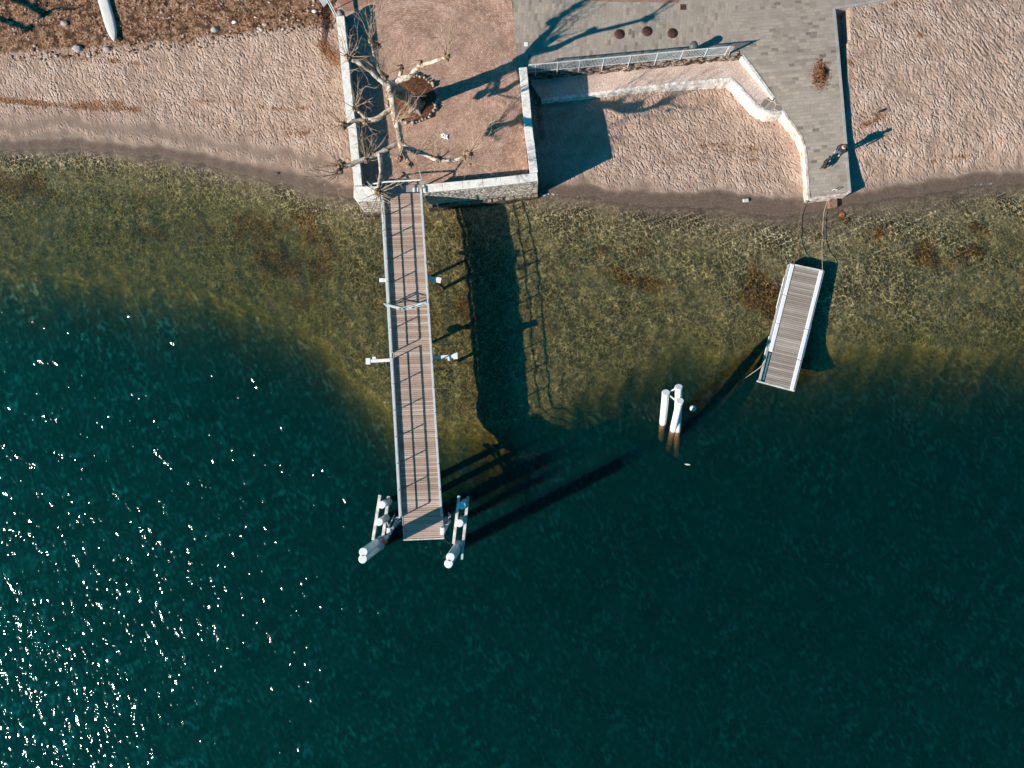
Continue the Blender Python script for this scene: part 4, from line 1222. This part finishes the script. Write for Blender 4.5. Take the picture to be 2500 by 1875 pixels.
def winch(label, pts, box, z=1.7):
    w = thing('mooring_bracket', label, 'bracket', P(box[0], box[1], z - .6), 'mooring brackets at the pier end')
    for a, c, th in pts:
        bb = MB(); bb.bar(P(*a), P(*c), th, th); bb.build('arm', GALV, w)
    bb = MB(); q = P(box[0], box[1], z + .2); bb.box(q, (.1, 0, 0), (0, .2, 0), (0, 0, .13)); bb.build('box', WHITE, w, bevel=.02)
    bb = MB(); q = P(box[0] + .5, box[1] - 13, z + .15); bb.blob(q, .08, 8, 6, .2); bb.build('pulley', RUST, w)
    return w


winch('grey hinged mooring bracket with white box left of the pier end',
      [((974, 1262, 1.7), (952, 1302, 1.5), .10), ((968, 1275, 1.5), (946, 1311, 1.1), .16), ((964, 1255, 1.9), (950, 1284, 1.9), .05), ((962, 1266, 1.8), (976, 1261, 1.8), .06), ((977, 1270, 1.6), (957, 1296, 1.3), .08), ((944, 1271, 2.0), (949, 1287, 2.0), .05)], (949.4, 1297))
winch('grey hinged mooring bracket with white box right of the pier end',
      [((1077, 1256, 1.6), (1085, 1282, 1.6), .12), ((1101, 1256, 1.8), (1083, 1281, 1.8), .05), ((1094, 1252, 1.9), (1100, 1262, 1.8), .05), ((1098, 1270, 1.5), (1086, 1295, 1.2), .14), ((1088, 1262, 1.3), (1084, 1300, 1.3), .12), ((1082, 1283, 1.9), (1096, 1279, 1.9), .04)], (1080.5, 1296))

# ------------------------------------------------------------------ tripod pile cluster, buoy
tp = thing('pile_cluster', 'cluster of three leaning white mooring piles standing in open water', 'mooring piles', P(1640, 1040, 0))
for (tx, ty, tz, bx, by, bz) in [(1625.5, 958.6, 3.2, 1618, 1035, .1), (1657, 945, 3.4, 1654, 1052, .1), (1660, 979, 3.2, 1643, 1051, .1)]:
    t = P(tx, ty, tz); g = P(bx, by, bz); g2 = g + (g - t).normalized() * 2.5
    white_pile(tp, t, g2, .2)
for a, c in (((1634, 957, 3.1), (1650, 948, 3.2)), ((1634, 965, 3.0), (1652, 980, 2.9))):
    b = MB(); b.bar(P(*a), P(*c), .07, .07); b.build('brace', WHITE, tp)
q = P(1692, 997, .12)
by_ = thing('buoy', 'round white mooring buoy floating right of the leaning piles', 'buoy', q - up * .12)
b = MB(); b.blob(q, .19, 18, 12, .02); b.build('float', simple('buoy_white', (.5, .47, .44), (.85, .83, .8), 4, .5), by_)
b = MB(); b.tube([q + Vector((0, 0, .16)), q + Vector((0.02, 0, .26)), q + Vector((.07, 0, .2))], .018, 6); b.build('ring', RUST, by_)

# ------------------------------------------------------------------ pontoon
PZ = .32
TL, TR, BR, BL = P(1930, 644, PZ), P(2011, 661, PZ), P(1938, 954, PZ), P(1857, 932, PZ)
pt = thing('floating_pontoon', 'tilted floating pontoon with grey planks and white side beams', 'pontoon', TL.lerp(BR, .5) - up * PZ)
GP = wood_mat('grey_pontoon_planks', [(.24, .195, .16), (.40, .335, .285), (.66, .58, .50), (.33, .27, .22)], (TR - TL), .115)
b = MB(); L = (BL - TL).length; NP = int(L / .115)
iu = (TR - TL).normalized()
for i in range(NP):
    t0 = i / NP; t1 = (i + .84) / NP
    a, c, d, e = TL.lerp(BL, t0) + iu * .26, TR.lerp(BR, t0) - iu * .26, TR.lerp(BR, t1) - iu * .26, TL.lerp(BL, t1) + iu * .26
    b.prism([(q.x, q.y) for q in (a, c, d, e)], PZ - .06, PZ - .02 + random.uniform(-.004, .004))
b.build('deck', GP, pt)


def beam(Tp, Bp, s, t0, t1, w=.22):
    a, c = Tp.lerp(Bp, t0), Tp.lerp(Bp, t1); off = iu * s * (w / 2 + .02); b = MB(); b.bar(a + off - up * .05, c + off - up * .05, w, .13); return b.build('side_beam', WHITE, pt, bevel=.015)


for t0, t1 in ((0, .26), (.264, .5), (.504, .74)): beam(TL, BL, 1, t0, t1)
for t0, t1 in ((0, .49), (.494, .745), (.75, 1.0)): beam(TR, BR, -1, t0, t1)
for Tp, Bp, s in ((TL, BL, -1), (TR, BR, 1)):
    b = MB(); b.bar(Tp + iu * s * .03 - up * .18, Bp + iu * s * .03 - up * .18, .06, .3); b.build('side_frame', GALV, pt)
for t0, t1 in ((.12, .38), (.62, .8)):
    b = MB(); a, c = TL.lerp(BL, t0) - iu * .12 - up * .12, TL.lerp(BL, t1) - iu * .12 - up * .12; b.tube([a, c], .045, 8); b.build('fender', STAINED, pt)
b = MB(); a, c = TR.lerp(BR, .45) + iu * .1 - up * .1, TR.lerp(BR, .72) + iu * .1 - up * .1; b.tube([a, c], .035, 8); b.build('fender', STAINED, pt)
b = MB(); b.bar(BL - iu * .2 - up * .05, BR + iu * .05 - up * .05, .08, .1); b.build('end_beam', STAINED, pt)
b = MB(); b.bar(TL - up * .05, TR - up * .05, .07, .08); b.build('end_beam', STAINED, pt)
b = MB(); q = [TL.lerp(BL, .0) + iu * .1, TR.lerp(BR, .0) - iu * .1, TR.lerp(BR, 1) - iu * .1, TL.lerp(BL, 1) + iu * .1]; b.prism([(v.x, v.y) for v in q], -.35, PZ - .12); b.build('float_hull', DARKM, pt)
b = MB(); b.bar(TL.lerp(BL, .75) + iu * .13 - up * .11, BL + iu * .13 - up * .11, .14, .03); b.build('beam_shadow_strip', simple('beam_shadow_blue', (.06, .16, .2), (.16, .3, .34), 3, .5), pt)  # stands for shadow on the side beam, painted as a blue-grey strip


def rope(name, pts, r, mat, label, cat='rope'):
    nodes = [Vector(p) for p in pts]; b = MB(); b.tube(*smooth_path(nodes, [r] * len(nodes), 5), n=6); o = b.build(name, mat); tag(o, label, cat); return o


rope('mooring_rope', [P(1975, 480, .66), P(1970, 487, .45), P(1962, 497, .25), P(1956, 520, .12), P(1951, 548, .05), P(1944, 600, .0), P(1938, 646, .36)], .013, ROPED, 'left mooring rope from the walkway corner to the tilted pontoon')
rope('mooring_rope', [P(2027, 476, .68), P(2022, 485, .5), P(2016, 503, .3), P(2011, 522, .12), P(2009, 550, .03), P(2007, 600, -.02), P(2008, 660, .34)], .014, ROPE, 'right mooring rope from the rusty footing to the tilted pontoon')
rope('anchor_rope', [P(1863, 890, .35), P(1852, 900, .2), P(1835, 912, .05), P(1812, 928, -.25)], .022, ROPE, 'short rope slanting into the water from the lower left of the pontoon')
b = MB()
q = P(1971, 488, .4)
for k in range(6): b.blob(q + Vector((random.uniform(-.06, .06), random.uniform(-.16, .16), random.uniform(-.05, .05))), .07, 8, 6, .5)
o = b.build('rope_knot', ROPED); tag(o, 'dark rope bundle hanging at the walkway corner', 'rope')
b = MB(); q = P(2023, 484, .45)
for k in range(5): b.blob(q + Vector((random.uniform(-.07, .07), random.uniform(-.1, .1), random.uniform(-.04, .04))), .055, 8, 6, .5)
o = b.build('rope_knot', WHITE); tag(o, 'white rope knot tied at the walkway end wall', 'rope')
# mooring ring on walkway end
q = P(2036, 466, walk_z(466)); base = thing('mooring_hoop', 'small pale metal hoop standing on the walkway end', 'mooring hoop', q)
b = MB(); b.tube([q + Vector((-.12, 0, 0)), q + Vector((-.12, 0, .28)), q + Vector((.12, 0, .28)), q + Vector((.12, 0, 0))], .022, 6); b.build('hoop', STAINED, base)

# ------------------------------------------------------------------ small things on the beaches
# paddle board
bt, bb_ = PG(282, 103, .12), PG(240, -46, .14)
base = thing('paddle_board', 'white paddle board lying on the stony ground at top left', 'paddle board', bt.lerp(bb_, .5) - up * .08)
ax = (bb_ - bt); Lb = ax.length; ax.normalize(); sx = Vector((-ax.y, ax.x, 0)).normalized()
ou = []; NN = 22
for i in range(NN + 1):
    t = i / NN; w = .345 * (1 - max(0, 1 - t / .42) ** 2.3) ** .62 * (1 - max(0, (t - .6) / .4) ** 2.5 * .55)
    ou.append((t, max(w, .035)))
b = MB(); vs = []; prof = [(-1, 0), (-.9, .055), (-.5, .075), (0, .08), (.5, .075), (.9, .055), (1, 0), (.8, -.05), (0, -.065), (-.8, -.05)]
for t, w in ou:
    c = bt + ax * (t * Lb); c.z += .05 * (2 * t - 1) ** 2
    for u, h in prof: vs.append(c + sx * (u * w) + up * h)
K = len(prof); fs = [(i * K + k, i * K + (k + 1) % K, (i + 1) * K + (k + 1) % K, (i + 1) * K + k) for i in range(NN) for k in range(K)]
fs += [tuple(range(K)), tuple(reversed(range(NN * K, (NN + 1) * K)))]
b.add(vs, fs, True); b.build('hull', simple('board_ivory', (.66, .62, .56), (.78, .75, .70), 2, .4), base)
BLUE = simple('board_blue_print', (.12, .22, .30), (.25, .38, .46), 8, .5)
b = MB()
for (x0, y0), (x1, y1), w in [((263, 42), (266, 45), .05), ((266, 65), (275, 61), .04), ((271, 63), (278, 66), .05)]: zb_ = bt.z + .095; b.bar(P(x0, y0, zb_), P(x1, y1, zb_), w, .012)
b.build('deck_print', BLUE, base)

q = PG(2151, 272); b = MB(); a_ = Vector((.95, .33, 0)); b.tube([q - a_ * .2 + up * .06, q + up * .09, q + a_ * .2 + up * .07], [.05, .075, .06], 9, wob=.4); o = b.build('driftwood', simple('dark_driftwood', (.025, .017, .013), (.09, .06, .045), 8, .9, .01)); tag(o, 'short dark driftwood stump lying on the right beach', 'driftwood')
q = PG(1820, 490); b = MB(); b.box(q + up * .05, (.17, .02, 0), (-.02, .10, .0), (0, 0, .07)); o = b.build('stone_block', simple('pale_block', (.45, .48, .48), (.68, .68, .66), 5, .8, .01), bevel=.03); tag(o, 'pale rectangular stone block on wet sand of the enclosed beach', 'stone')
q = PG(677, 424); b = MB(); b.blob(q + up * .02, .1, 9, 6, .6, (1.2, .7, .5)); o = b.build('dark_pebble', simple('dark_pebble_stone', (.02, .02, .02), (.25, .24, .23), 12, .7)); tag(o, 'small black and white stone on the wet sand of the left beach', 'stone')
# crumpled white sheet on terrace
q = P(1085, 333, FLOOR); b = MB(); vs = []; G = 7
for i in range(G):
    for j in range(G):
        u, v = (i / (G - 1) - .5), (j / (G - 1) - .5); vs.append(q + Vector((u * .42 + random.uniform(-.03, .03), v * .3 + random.uniform(-.03, .03) - u * .12, .012 + random.uniform(0, .06))))
b.add(vs, [(i * G + j, (i + 1) * G + j, (i + 1) * G + j + 1, i * G + j + 1) for i in range(G - 1) for j in range(G - 1)]); o = b.build('crumpled_paper', WHITE); tag(o, 'crumpled white paper lying on the brick terrace under the tree', 'litter')
# a few large stones in the stony strip, each countable
for (x, y, r, lab) in [(158, 57, .2, 'grey blue flat stone left of the paddle board'), (525, 72, .22, 'grey flat stone at the edge of the stony strip'), (573, 54, .13, 'small white stone near the top of the stony strip'),
                       (190, 118, .26, 'broad pale stone at the sand edge left of the board tip'), (262, 120, .2, 'grey stone just below the paddle board tip'), (647, 60, .14, 'rounded pale stone above the footpath edge'),
                       (700, 78, .09, 'little dark stone at the right end of the stony strip'), (768, 28, .12, 'white stone beside the parapet at the top')]:
    q = PG(x, y); b = MB(); b.blob(q + up * r * .15, r, 10, 7, .5, (1.25, .85, .45), 2.2); o = b.build('beach_stone', ROCK if 'white' not in lab else COPE); tag(o, lab, 'stone', 'larger stones in the stony strip')
# loose rubble: beyond counting
b = MB(); r_ = random.Random(8)
for i in range(1000):
    x = r_.uniform(-60, 815); yb = interp(x, [-500, 0, 300, 450, 560, 700, 830], [140, 132, 112, 100, 84, 66, 52]); y = r_.uniform(-60, yb) if r_.random() < .7 else yb + r_.gauss(0, 5)
    q = P(x, y, 1.2); q.z = gz(q.x, q.y); s = abs(r_.gauss(.035, .03)) + .02
    b.blob(q + up * s * .1, s, 6, 4, .6, (1.2, .9, .42))
m = Mat('mixed_rubble', .9); m.color(m.ramp(m.voro(m.pos(), 3, 'F1', 'Color'), [(.1, (.08, .045, .03)), (.45, (.24, .14, .10)), (.75, (.4, .3, .24)), (.97, (.6, .54, .48))])); o = b.build('loose_rubble', m.m); tag(o, 'loose rubble scattered over the stony strip', 'rubble', kind='stuff')
# dry drift line debris: small leaves and reed bits
b = MB(); r_ = random.Random(18)
LN = [([(150, 138), (300, 150)], 60), ([(1880, 288), (1910, 275), (1935, 302), (1965, 350)], 200), ([(0, 243), (120, 255), (240, 262), (340, 268)], 170), ([(1690, 360), (1880, 370)], 60), ([(690, 325), (790, 300)], 50), ([(790, 110), (830, 150)], 80), ([(2100, 310), (2160, 280)], 50), ([(1790, 205), (1870, 288)], 90), ([(400, 262), (650, 330)], 60)]
for pts, cnt in LN:
    for _ in range(cnt):
        k = r_.randrange(len(pts) - 1); t = r_.random(); x = pts[k][0] * (1 - t) + pts[k + 1][0] * t + r_.gauss(0, 14); y = pts[k][1] * (1 - t) + pts[k + 1][1] * t + r_.gauss(0, 7)
        q = PG(x, y) if False else P(x, y, .5); q.z = gz(q.x, q.y) + .03
        u = Vector((r_.uniform(-1, 1), r_.uniform(-1, 1), 0)).normalized() * r_.uniform(.04, .12); w = Vector((-u.y, u.x, 0)).normalized() * r_.uniform(.01, .025)
        b.add([q - u, q - w + up * .03, q + u, q + w + up * .02], [(0, 1, 2, 3)])
o = b.build('drift_litter', LEAF); tag(o, 'dry leaves and reed bits along the drift lines', 'debris', kind='stuff')
# floating leaves
for x, y, lab in [(1678, 1134, 'pale floating leaf in open water below the leaning piles'), (938, 982, 'small pale bit floating left of the pier'), (1083, 1297, 'white scrap floating beside the right mooring bracket')]:
    q = P(x, y, .02); b = MB(); u = Vector((.2, -.03, 0)); w = Vector((.01, .05, .02)); k = 1 if x > 1500 else .4
    b.add([q - u * k, q - w * k, q + u * k, q + w * k], [(0, 1, 2, 3)]); o = b.build('floating_leaf', simple('bleached_leaf', (.45, .42, .36), (.75, .7, .62), 8, .8)); tag(o, lab, 'leaf')

# ------------------------------------------------------------------ top left corner furniture
q = P(829, 27, 2.75)
base = thing('bollard_lamp', 'black domed bollard at the upper end of the long left parapet', 'bollard', Vector((q.x, q.y, FLOOR)))
b = MB(); qq_ = Vector((q.x, q.y, FLOOR - .3)); b.lathe(qq_, [(.2, 0), (.2, .95), (.22, 1.0)], 22); b.build('body', DARKM, base)
b = MB(); b.lathe(qq_, [(.235, .99), (.235, 1.06), (.2, 1.16), (.12, 1.24), (.0, 1.27)], 22); b.build('dome', simple('bollard_dome', (.12, .12, .12), (.25, .24, .23), 5, .35), base)
base = thing('handrail', 'dark steel handrail slanting off the top of the frame by the bollard', 'handrail', P(820, 42, FLOOR))
for dx in (0, 5):
    b = MB(); b.tube([P(820 + dx, 42, 2.3), P(798 + dx, 0, 2.5), P(785 + dx, -25, 2.6)], .035, 8); b.build('rail', GALV, base)
b = MB(); q = P(803, 8, 2.45); b.tube([q, Vector((q.x, q.y, 1.0))], .03, 8); b.build('post', GALV, base)
b = MB(); b.tube([Vector((P(820, 42, 2.3).x, P(820, 42, 2.3).y, 1.3)), P(820, 42, 2.3)], .03, 8); b.build('post', GALV, base)
qs = [P(770, -14, 2.0), P(790, 17, 2.0), P(801, 5, 2.0), P(783, -26, 2.0)]
b = MB(); b.prism([(v.x, v.y) for v in qs], 1.94, 2.0); b.bar(P(792, 12, 1.9), P(792, 12, 1.2), .05, .05); b.bar(P(776, -14, 1.9), P(776, -14, 1.2), .05, .05)
o = b.build('grey_panel', simple('grey_board', (.42, .43, .43), (.55, .56, .55), 4, .7)); tag(o, 'corner of a grey flat board at the very top of the frame', 'board')


# ------------------------------------------------------------------ person and dog
def skin_obj(name, verts, edges, radii, mat, parent, loc, sub=2, root=0):
    me = bpy.data.meshes.new(name); me.from_pydata([tuple(Vector(v) - loc) for v in verts], edges, []); me.materials.append(mat)
    o = bpy.data.objects.new(name, me); C.objects.link(o)
    if parent: o.parent = parent
    else: o.location = loc
    mo = o.modifiers.new('skin', 'SKIN'); mo.use_smooth_shade = True; mo.branch_smoothing = .6
    sv = me.skin_vertices[0].data if me.skin_vertices else None
    if sv is None:
        bpy.context.view_layer.objects.active = o
    for i, r in enumerate(radii):
        sv[i].radius = (r, r) if not isinstance(r, tuple) else r
        sv[i].use_root = (i == root)
    s = o.modifiers.new('sub', 'SUBSURF'); s.levels = sub; s.render_levels = sub
    return o


feet = P(2031, 381, walk_z(380)); pz = feet.z
fwd = Vector((-.72, -.69, 0)).normalized()        # walking towards the dog, down-left
rt_ = Vector((fwd.y, -fwd.x, 0))
feet = feet + Vector((.12, 0, 0))


def B(f, s, z): return feet + fwd * f + rt_ * s + up * z


pv = []; pe = []; pr = []


def J(p, r, link=None):
    pv.append(p); pr.append(r)
    if link is not None: pe.append((link, len(pv) - 1))
    return len(pv) - 1


lean = .10
hip = J(B(0, 0, .93), (.17, .13)); wa = J(B(.01, 0, 1.08), (.18, .13), hip); ch = J(B(.04, 0, 1.28), (.22, .155), wa); nb = J(B(.08, 0, 1.45), (.11, .09), ch); nk = J(B(.11, 0, 1.52), .058, nb)
hd = J(B(.15, 0, 1.63), (.082, .098), nk); J(B(.16, 0, 1.73), (.075, .09), hd)
for s, kf, ff in ((1, .16, .30), (-1, -.02, -.26)):
    h = J(B(.0, .09 * s, .88), .10, hip); k = J(B(kf, .10 * s, .50), .065, h); a = J(B(ff, .10 * s, .10), .042, k); J(B(ff + .17, .11 * s, .04), .04, a)
for s, ef, hf in ((1, .10, .34), (-1, .06, .30)):
    sh = J(B(.07, .19 * s, 1.40), .072, nb); el = J(B(ef, .25 * s, 1.13), .05, sh); wr = J(B(hf, .17 * s, 1.03), .032, el); pm = J(B(hf + .07, .16 * s, 1.01), (.034, .02), wr)
    for k in range(4):
        f1 = J(B(hf + .12, (.16 + (k - 1.5) * .02) * s, 1.0 - .01), .009, pm); J(B(hf + .14 - abs(k - 1.4) * .006, (.16 + (k - 1.5) * .02) * s, .965), .008, f1)
    J(B(hf + .10, (.16 - .05) * s, 1.0), .010, pm)
person = thing('person', 'person in dark jacket and jeans walking a black dog on the slate walkway', 'person', feet)


def build_person():
    me = bpy.data.meshes.new('body'); me.from_pydata([tuple(v - feet) for v in pv], pe, [])
    o = bpy.data.objects.new('body', me); C.objects.link(o); o.parent = person
    return o


def finish_skin(o, rad, root=0, sub=2):
    bmx = bmesh.new(); bmx.from_mesh(o.data); lay = bmx.verts.layers.skin.verify(); bmx.verts.ensure_lookup_table()
    for i, r in enumerate(rad):
        bmx.verts[i][lay].radius = r if isinstance(r, tuple) else (r, r); bmx.verts[i][lay].use_root = (i == root)
    bmx.to_mesh(o.data); bmx.free()
    mo = o.modifiers.new('skin', 'SKIN'); mo.use_smooth_shade = True
    s = o.modifiers.new('sub', 'SUBSURF'); s.levels = sub; s.render_levels = sub


body = build_person(); finish_skin(body, pr)
# clothing colours by height: shoes, jeans, jacket, skin
m = Mat('clothed_body', .8)
xx = m.N('ShaderNodeSeparateXYZ'); m.L(m.objpos(), xx.inputs[0])
col = m.ramp(m.math('DIVIDE', xx.outputs[2], 2.0), [(.0, (.03, .03, .035)), (.05, (.075, .11, .15)), (.45, (.028, .028, .032)), (.755, (.45, .26, .19))], 'CONSTANT')
dist_f = m.N('ShaderNodeVectorMath', operation='DOT_PRODUCT'); m.L(m.objpos(), dist_f.inputs[0]); dist_f.inputs[1].default_value = tuple(fwd)
hand = m.math('MULTIPLY', m.math('GREATER_THAN', dist_f.outputs['Value'], .335), m.math('GREATER_THAN', xx.outputs[2], .9))
hand = m.math('MULTIPLY', hand, m.math('LESS_THAN', xx.outputs[2], 1.2))
m.color(m.mix(hand, col, (.6, .38, .29))); body.data.materials.append(m.m)
b = MB(); hc = B(.135, 0, 1.70); b.blob(hc + up * .012, .108, 14, 10, .12, (1, 1, 1.0)); b.build('hair', simple('brown_hair', (.05, .02, .015), (.13, .055, .04), 12, .7), person)
b = MB()
fc = B(.235, 0, 1.655)
b.blob(fc, .018, 8, 6, .1); b.tube([B(.22, 0, 1.68), B(.252, 0, 1.655), B(.235, 0, 1.645)], [.01, .014, .01], 6)
for s in (1, -1): b.blob(B(.225, .033 * s, 1.685), .012, 8, 6, 0); b.blob(B(.15, .088 * s, 1.66), .022, 8, 6, .1, (1, .5, 1.4))
b.tube([B(.228, -.025, 1.612), B(.236, 0, 1.608), B(.228, .025, 1.612)], .007, 6); b.build('face', simple('face_skin', (.36, .2, .15), (.5, .3, .23), 10, .6), person)
b = MB(); b.tube([B(.13, -.10, 1.47), B(.19, -.04, 1.49), B(.2, .04, 1.49), B(.13, .10, 1.47), B(.05, .06, 1.5), B(.05, -.06, 1.5), B(.13, -.10, 1.47)], .035, 8); b.build('scarf', simple('pale_pink_scarf', (.5, .25, .22), (.75, .55, .5), 9, .9), person)

# dog
dc = P(2010, 404, walk_z(402)); ddir = Vector((.42, .90, 0)).normalized(); dr = Vector((ddir.y, -ddir.x, 0))
slope_n = walk_z(400)


def D(f, s, z):
    f *= .62; q = dc + ddir * f + dr * s * 1.0; q.z = dc.z + z * .92 + ddir.y * f * .14; return q


pv, pe, pr = [], [], []
rump = J(D(-.30, 0, .47), (.11, .11)); mid = J(D(-.05, 0, .45), (.105, .12), rump); chs = J(D(.18, 0, .45), (.115, .145), mid); nk = J(D(.33, 0, .58), (.07, .08), chs); hd = J(D(.44, 0, .67), (.07, .07), nk); mz = J(D(.55, 0, .63), .04, hd); J(D(.62, 0, .62), .03, mz)
for s in (1, -1):
    h = J(D(-.31, .075 * s, .38), .075, rump); st = J(D(-.25 + .05 * s, .085 * s, .26), .05, h); hk = J(D(-.38 + .05 * s, .085 * s, .15), .027, st); pw = J(D(-.36 + .05 * s, .085 * s, .03), .024, hk); J(D(-.30 + .05 * s, .085 * s, .018), .026, pw)
    e = J(D(.20, .08 * s, .32), .05, chs); w = J(D(.19 - .05 * s, .08 * s, .16), .03, e); pw = J(D(.20 - .05 * s, .08 * s, .03), .025, w); J(D(.25 - .05 * s, .08 * s, .018), .027, pw)
t1 = J(D(-.40, .01, .50), .03, rump); t2 = J(D(-.46, .07, .40), .022, t1); J(D(-.47, .14, .30), .014, t2)
dog = thing('dog', 'black dog standing on the slate walkway facing its walker', 'dog', dc)
me = bpy.data.meshes.new('dog_body'); me.from_pydata([tuple(v - dc) for v in pv], pe, []); o = bpy.data.objects.new('dog_body', me); C.objects.link(o); o.parent = dog; finish_skin(o, pr)
o.data.materials.append(simple('black_fur', (.010, .010, .011), (.045, .042, .04), 14, .6, .01))
for s in (1, -1):
    b = MB(); b.tube([D(.42, .05 * s, .71), D(.40, .07 * s, .76), D(.41, .085 * s, .80)], [.03, .024, .006], 6); b.build('ear', bpy.data.materials['black_fur'], dog)
b = MB(); ring = [D(.34 + .02 * math.cos(t), .078 * math.sin(t), .60 + .075 * math.cos(t)) for t in np.linspace(0, 2 * math.pi, 13)]; b.tube(ring, .012, 6); b.build('collar', simple('grey_collar', (.25, .25, .26), (.4, .4, .4), 6, .6), dog)
rope('leash', [D(.34, 0, .68), (D(.34, 0, .68) + B(.42, -.16, .97)) / 2 - up * .06, B(.42, -.16, .98)], .007, DARKM, 'thin dark leash between the walker and the black dog', 'leash')

# a second bare tree stands just left of the view; its limbs shade the stony strip
SUN_EL = math.radians(25.5)
sd2 = Vector((-.895, -.446, 0)).normalized()         # horizontal direction towards the sun
to_sun = Vector((sd2.x * math.cos(SUN_EL), sd2.y * math.cos(SUN_EL), math.sin(SUN_EL)))


def shade_from(x, y, h): return P(x, y, 1.2) + to_sun * (h / to_sun.z)


t2 = thing('plane_tree', 'second bare plane tree beyond the left edge whose limbs shade the stony strip', 'tree', Vector((*shade_from(-130, 110, 4.5).xy, 1.1)))
q = t2.location; j0 = shade_from(-60, 40, 4.6)
b = MB(); b.tube(*smooth_path([Vector((q.x, q.y, .8)), Vector((q.x, q.y, 2.5)), j0], [.35, .28, .2]), n=12, wob=.3); b.build('trunk', bpy.data.materials['shaded_trunk_bark'], t2)
for ln, rr in [([(-60, 40, 4.6), (-20, -5, 4.9), (30, 2, 5.1), (62, 22, 5.3), (84, 38, 5.4)], .14), ([(84, 38, 5.4), (110, 24, 5.6), (150, 26, 5.8), (185, 16, 6.1)], .06),
               ([(-60, 40, 4.6), (-20, 52, 4.9), (10, 66, 5.1), (32, 74, 5.3)], .13), ([(-60, 40, 4.6), (-90, -20, 5.2), (-60, -60, 5.8)], .13), ([(32, 74, 5.3), (60, 66, 5.6), (95, 70, 5.9)], .035), ([(84, 38, 5.4), (70, 10, 5.9), (95, -20, 6.3)], .05)]:
    b = MB(); b.tube(*smooth_path([shade_from(*v) for v in ln], [rr] * (len(ln) - 1) + [rr * .6]), n=9, wob=.4)
    if rr > .1: b.blob(shade_from(*ln[-1]), .2, 10, 7, .7)
    b.build('limb', BARK, t2)

# ------------------------------------------------------------------ light
SUN_EL = math.radians(25.5)
sd2 = Vector((-.895, -.446, 0)).normalized()         # horizontal direction towards the sun
to_sun = Vector((sd2.x * math.cos(SUN_EL), sd2.y * math.cos(SUN_EL), math.sin(SUN_EL)))
sl = bpy.data.lights.new('sun', 'SUN'); sl.energy = 5.0; sl.angle = math.radians(.5); sl.color = (1.0, .90, .80)
so = bpy.data.objects.new('sun', sl); C.objects.link(so); so.rotation_euler = to_sun.to_track_quat('Z', 'Y').to_euler(); so.location = (-30, -20, 40)
wd = bpy.data.worlds.new('World'); scene.world = wd; wd.use_nodes = True
nt = wd.node_tree; nt.nodes.clear()
sky = nt.nodes.new('ShaderNodeTexSky'); sky.sky_type = 'NISHITA'; sky.sun_disc = False; sky.sun_elevation = SUN_EL
sky.sun_rotation = math.atan2(to_sun.x, to_sun.y)
tint = nt.nodes.new('ShaderNodeMix'); tint.data_type = 'RGBA'; tint.blend_type = 'MULTIPLY'; tint.inputs[0].default_value = 1; tint.inputs[7].default_value = (.02, .72, 1.0, 1)
bg = nt.nodes.new('ShaderNodeBackground'); bg.inputs['Strength'].default_value = .065
ow = nt.nodes.new('ShaderNodeOutputWorld')
nt.links.new(sky.outputs[0], tint.inputs[6]); nt.links.new(tint.outputs[2], bg.inputs[0]); nt.links.new(bg.outputs[0], ow.inputs[0])

# ------------------------------------------------------------------ render settings
vs_ = scene.view_settings; vs_.view_transform = 'Standard'; vs_.look = 'None'; vs_.gamma = 1; vs_.exposure = .55; vs_.use_curve_mapping = False
cy = scene.cycles
cy.use_denoising = True; cy.use_adaptive_sampling = True; cy.adaptive_threshold = .018; cy.adaptive_min_samples = 16
cy.max_bounces = 6; cy.diffuse_bounces = 2; cy.glossy_bounces = 2; cy.transmission_bounces = 2; cy.volume_bounces = 0; cy.transparent_max_bounces = 12
cy.sample_clamp_indirect = 4; cy.caustics_reflective = False; cy.caustics_refractive = False
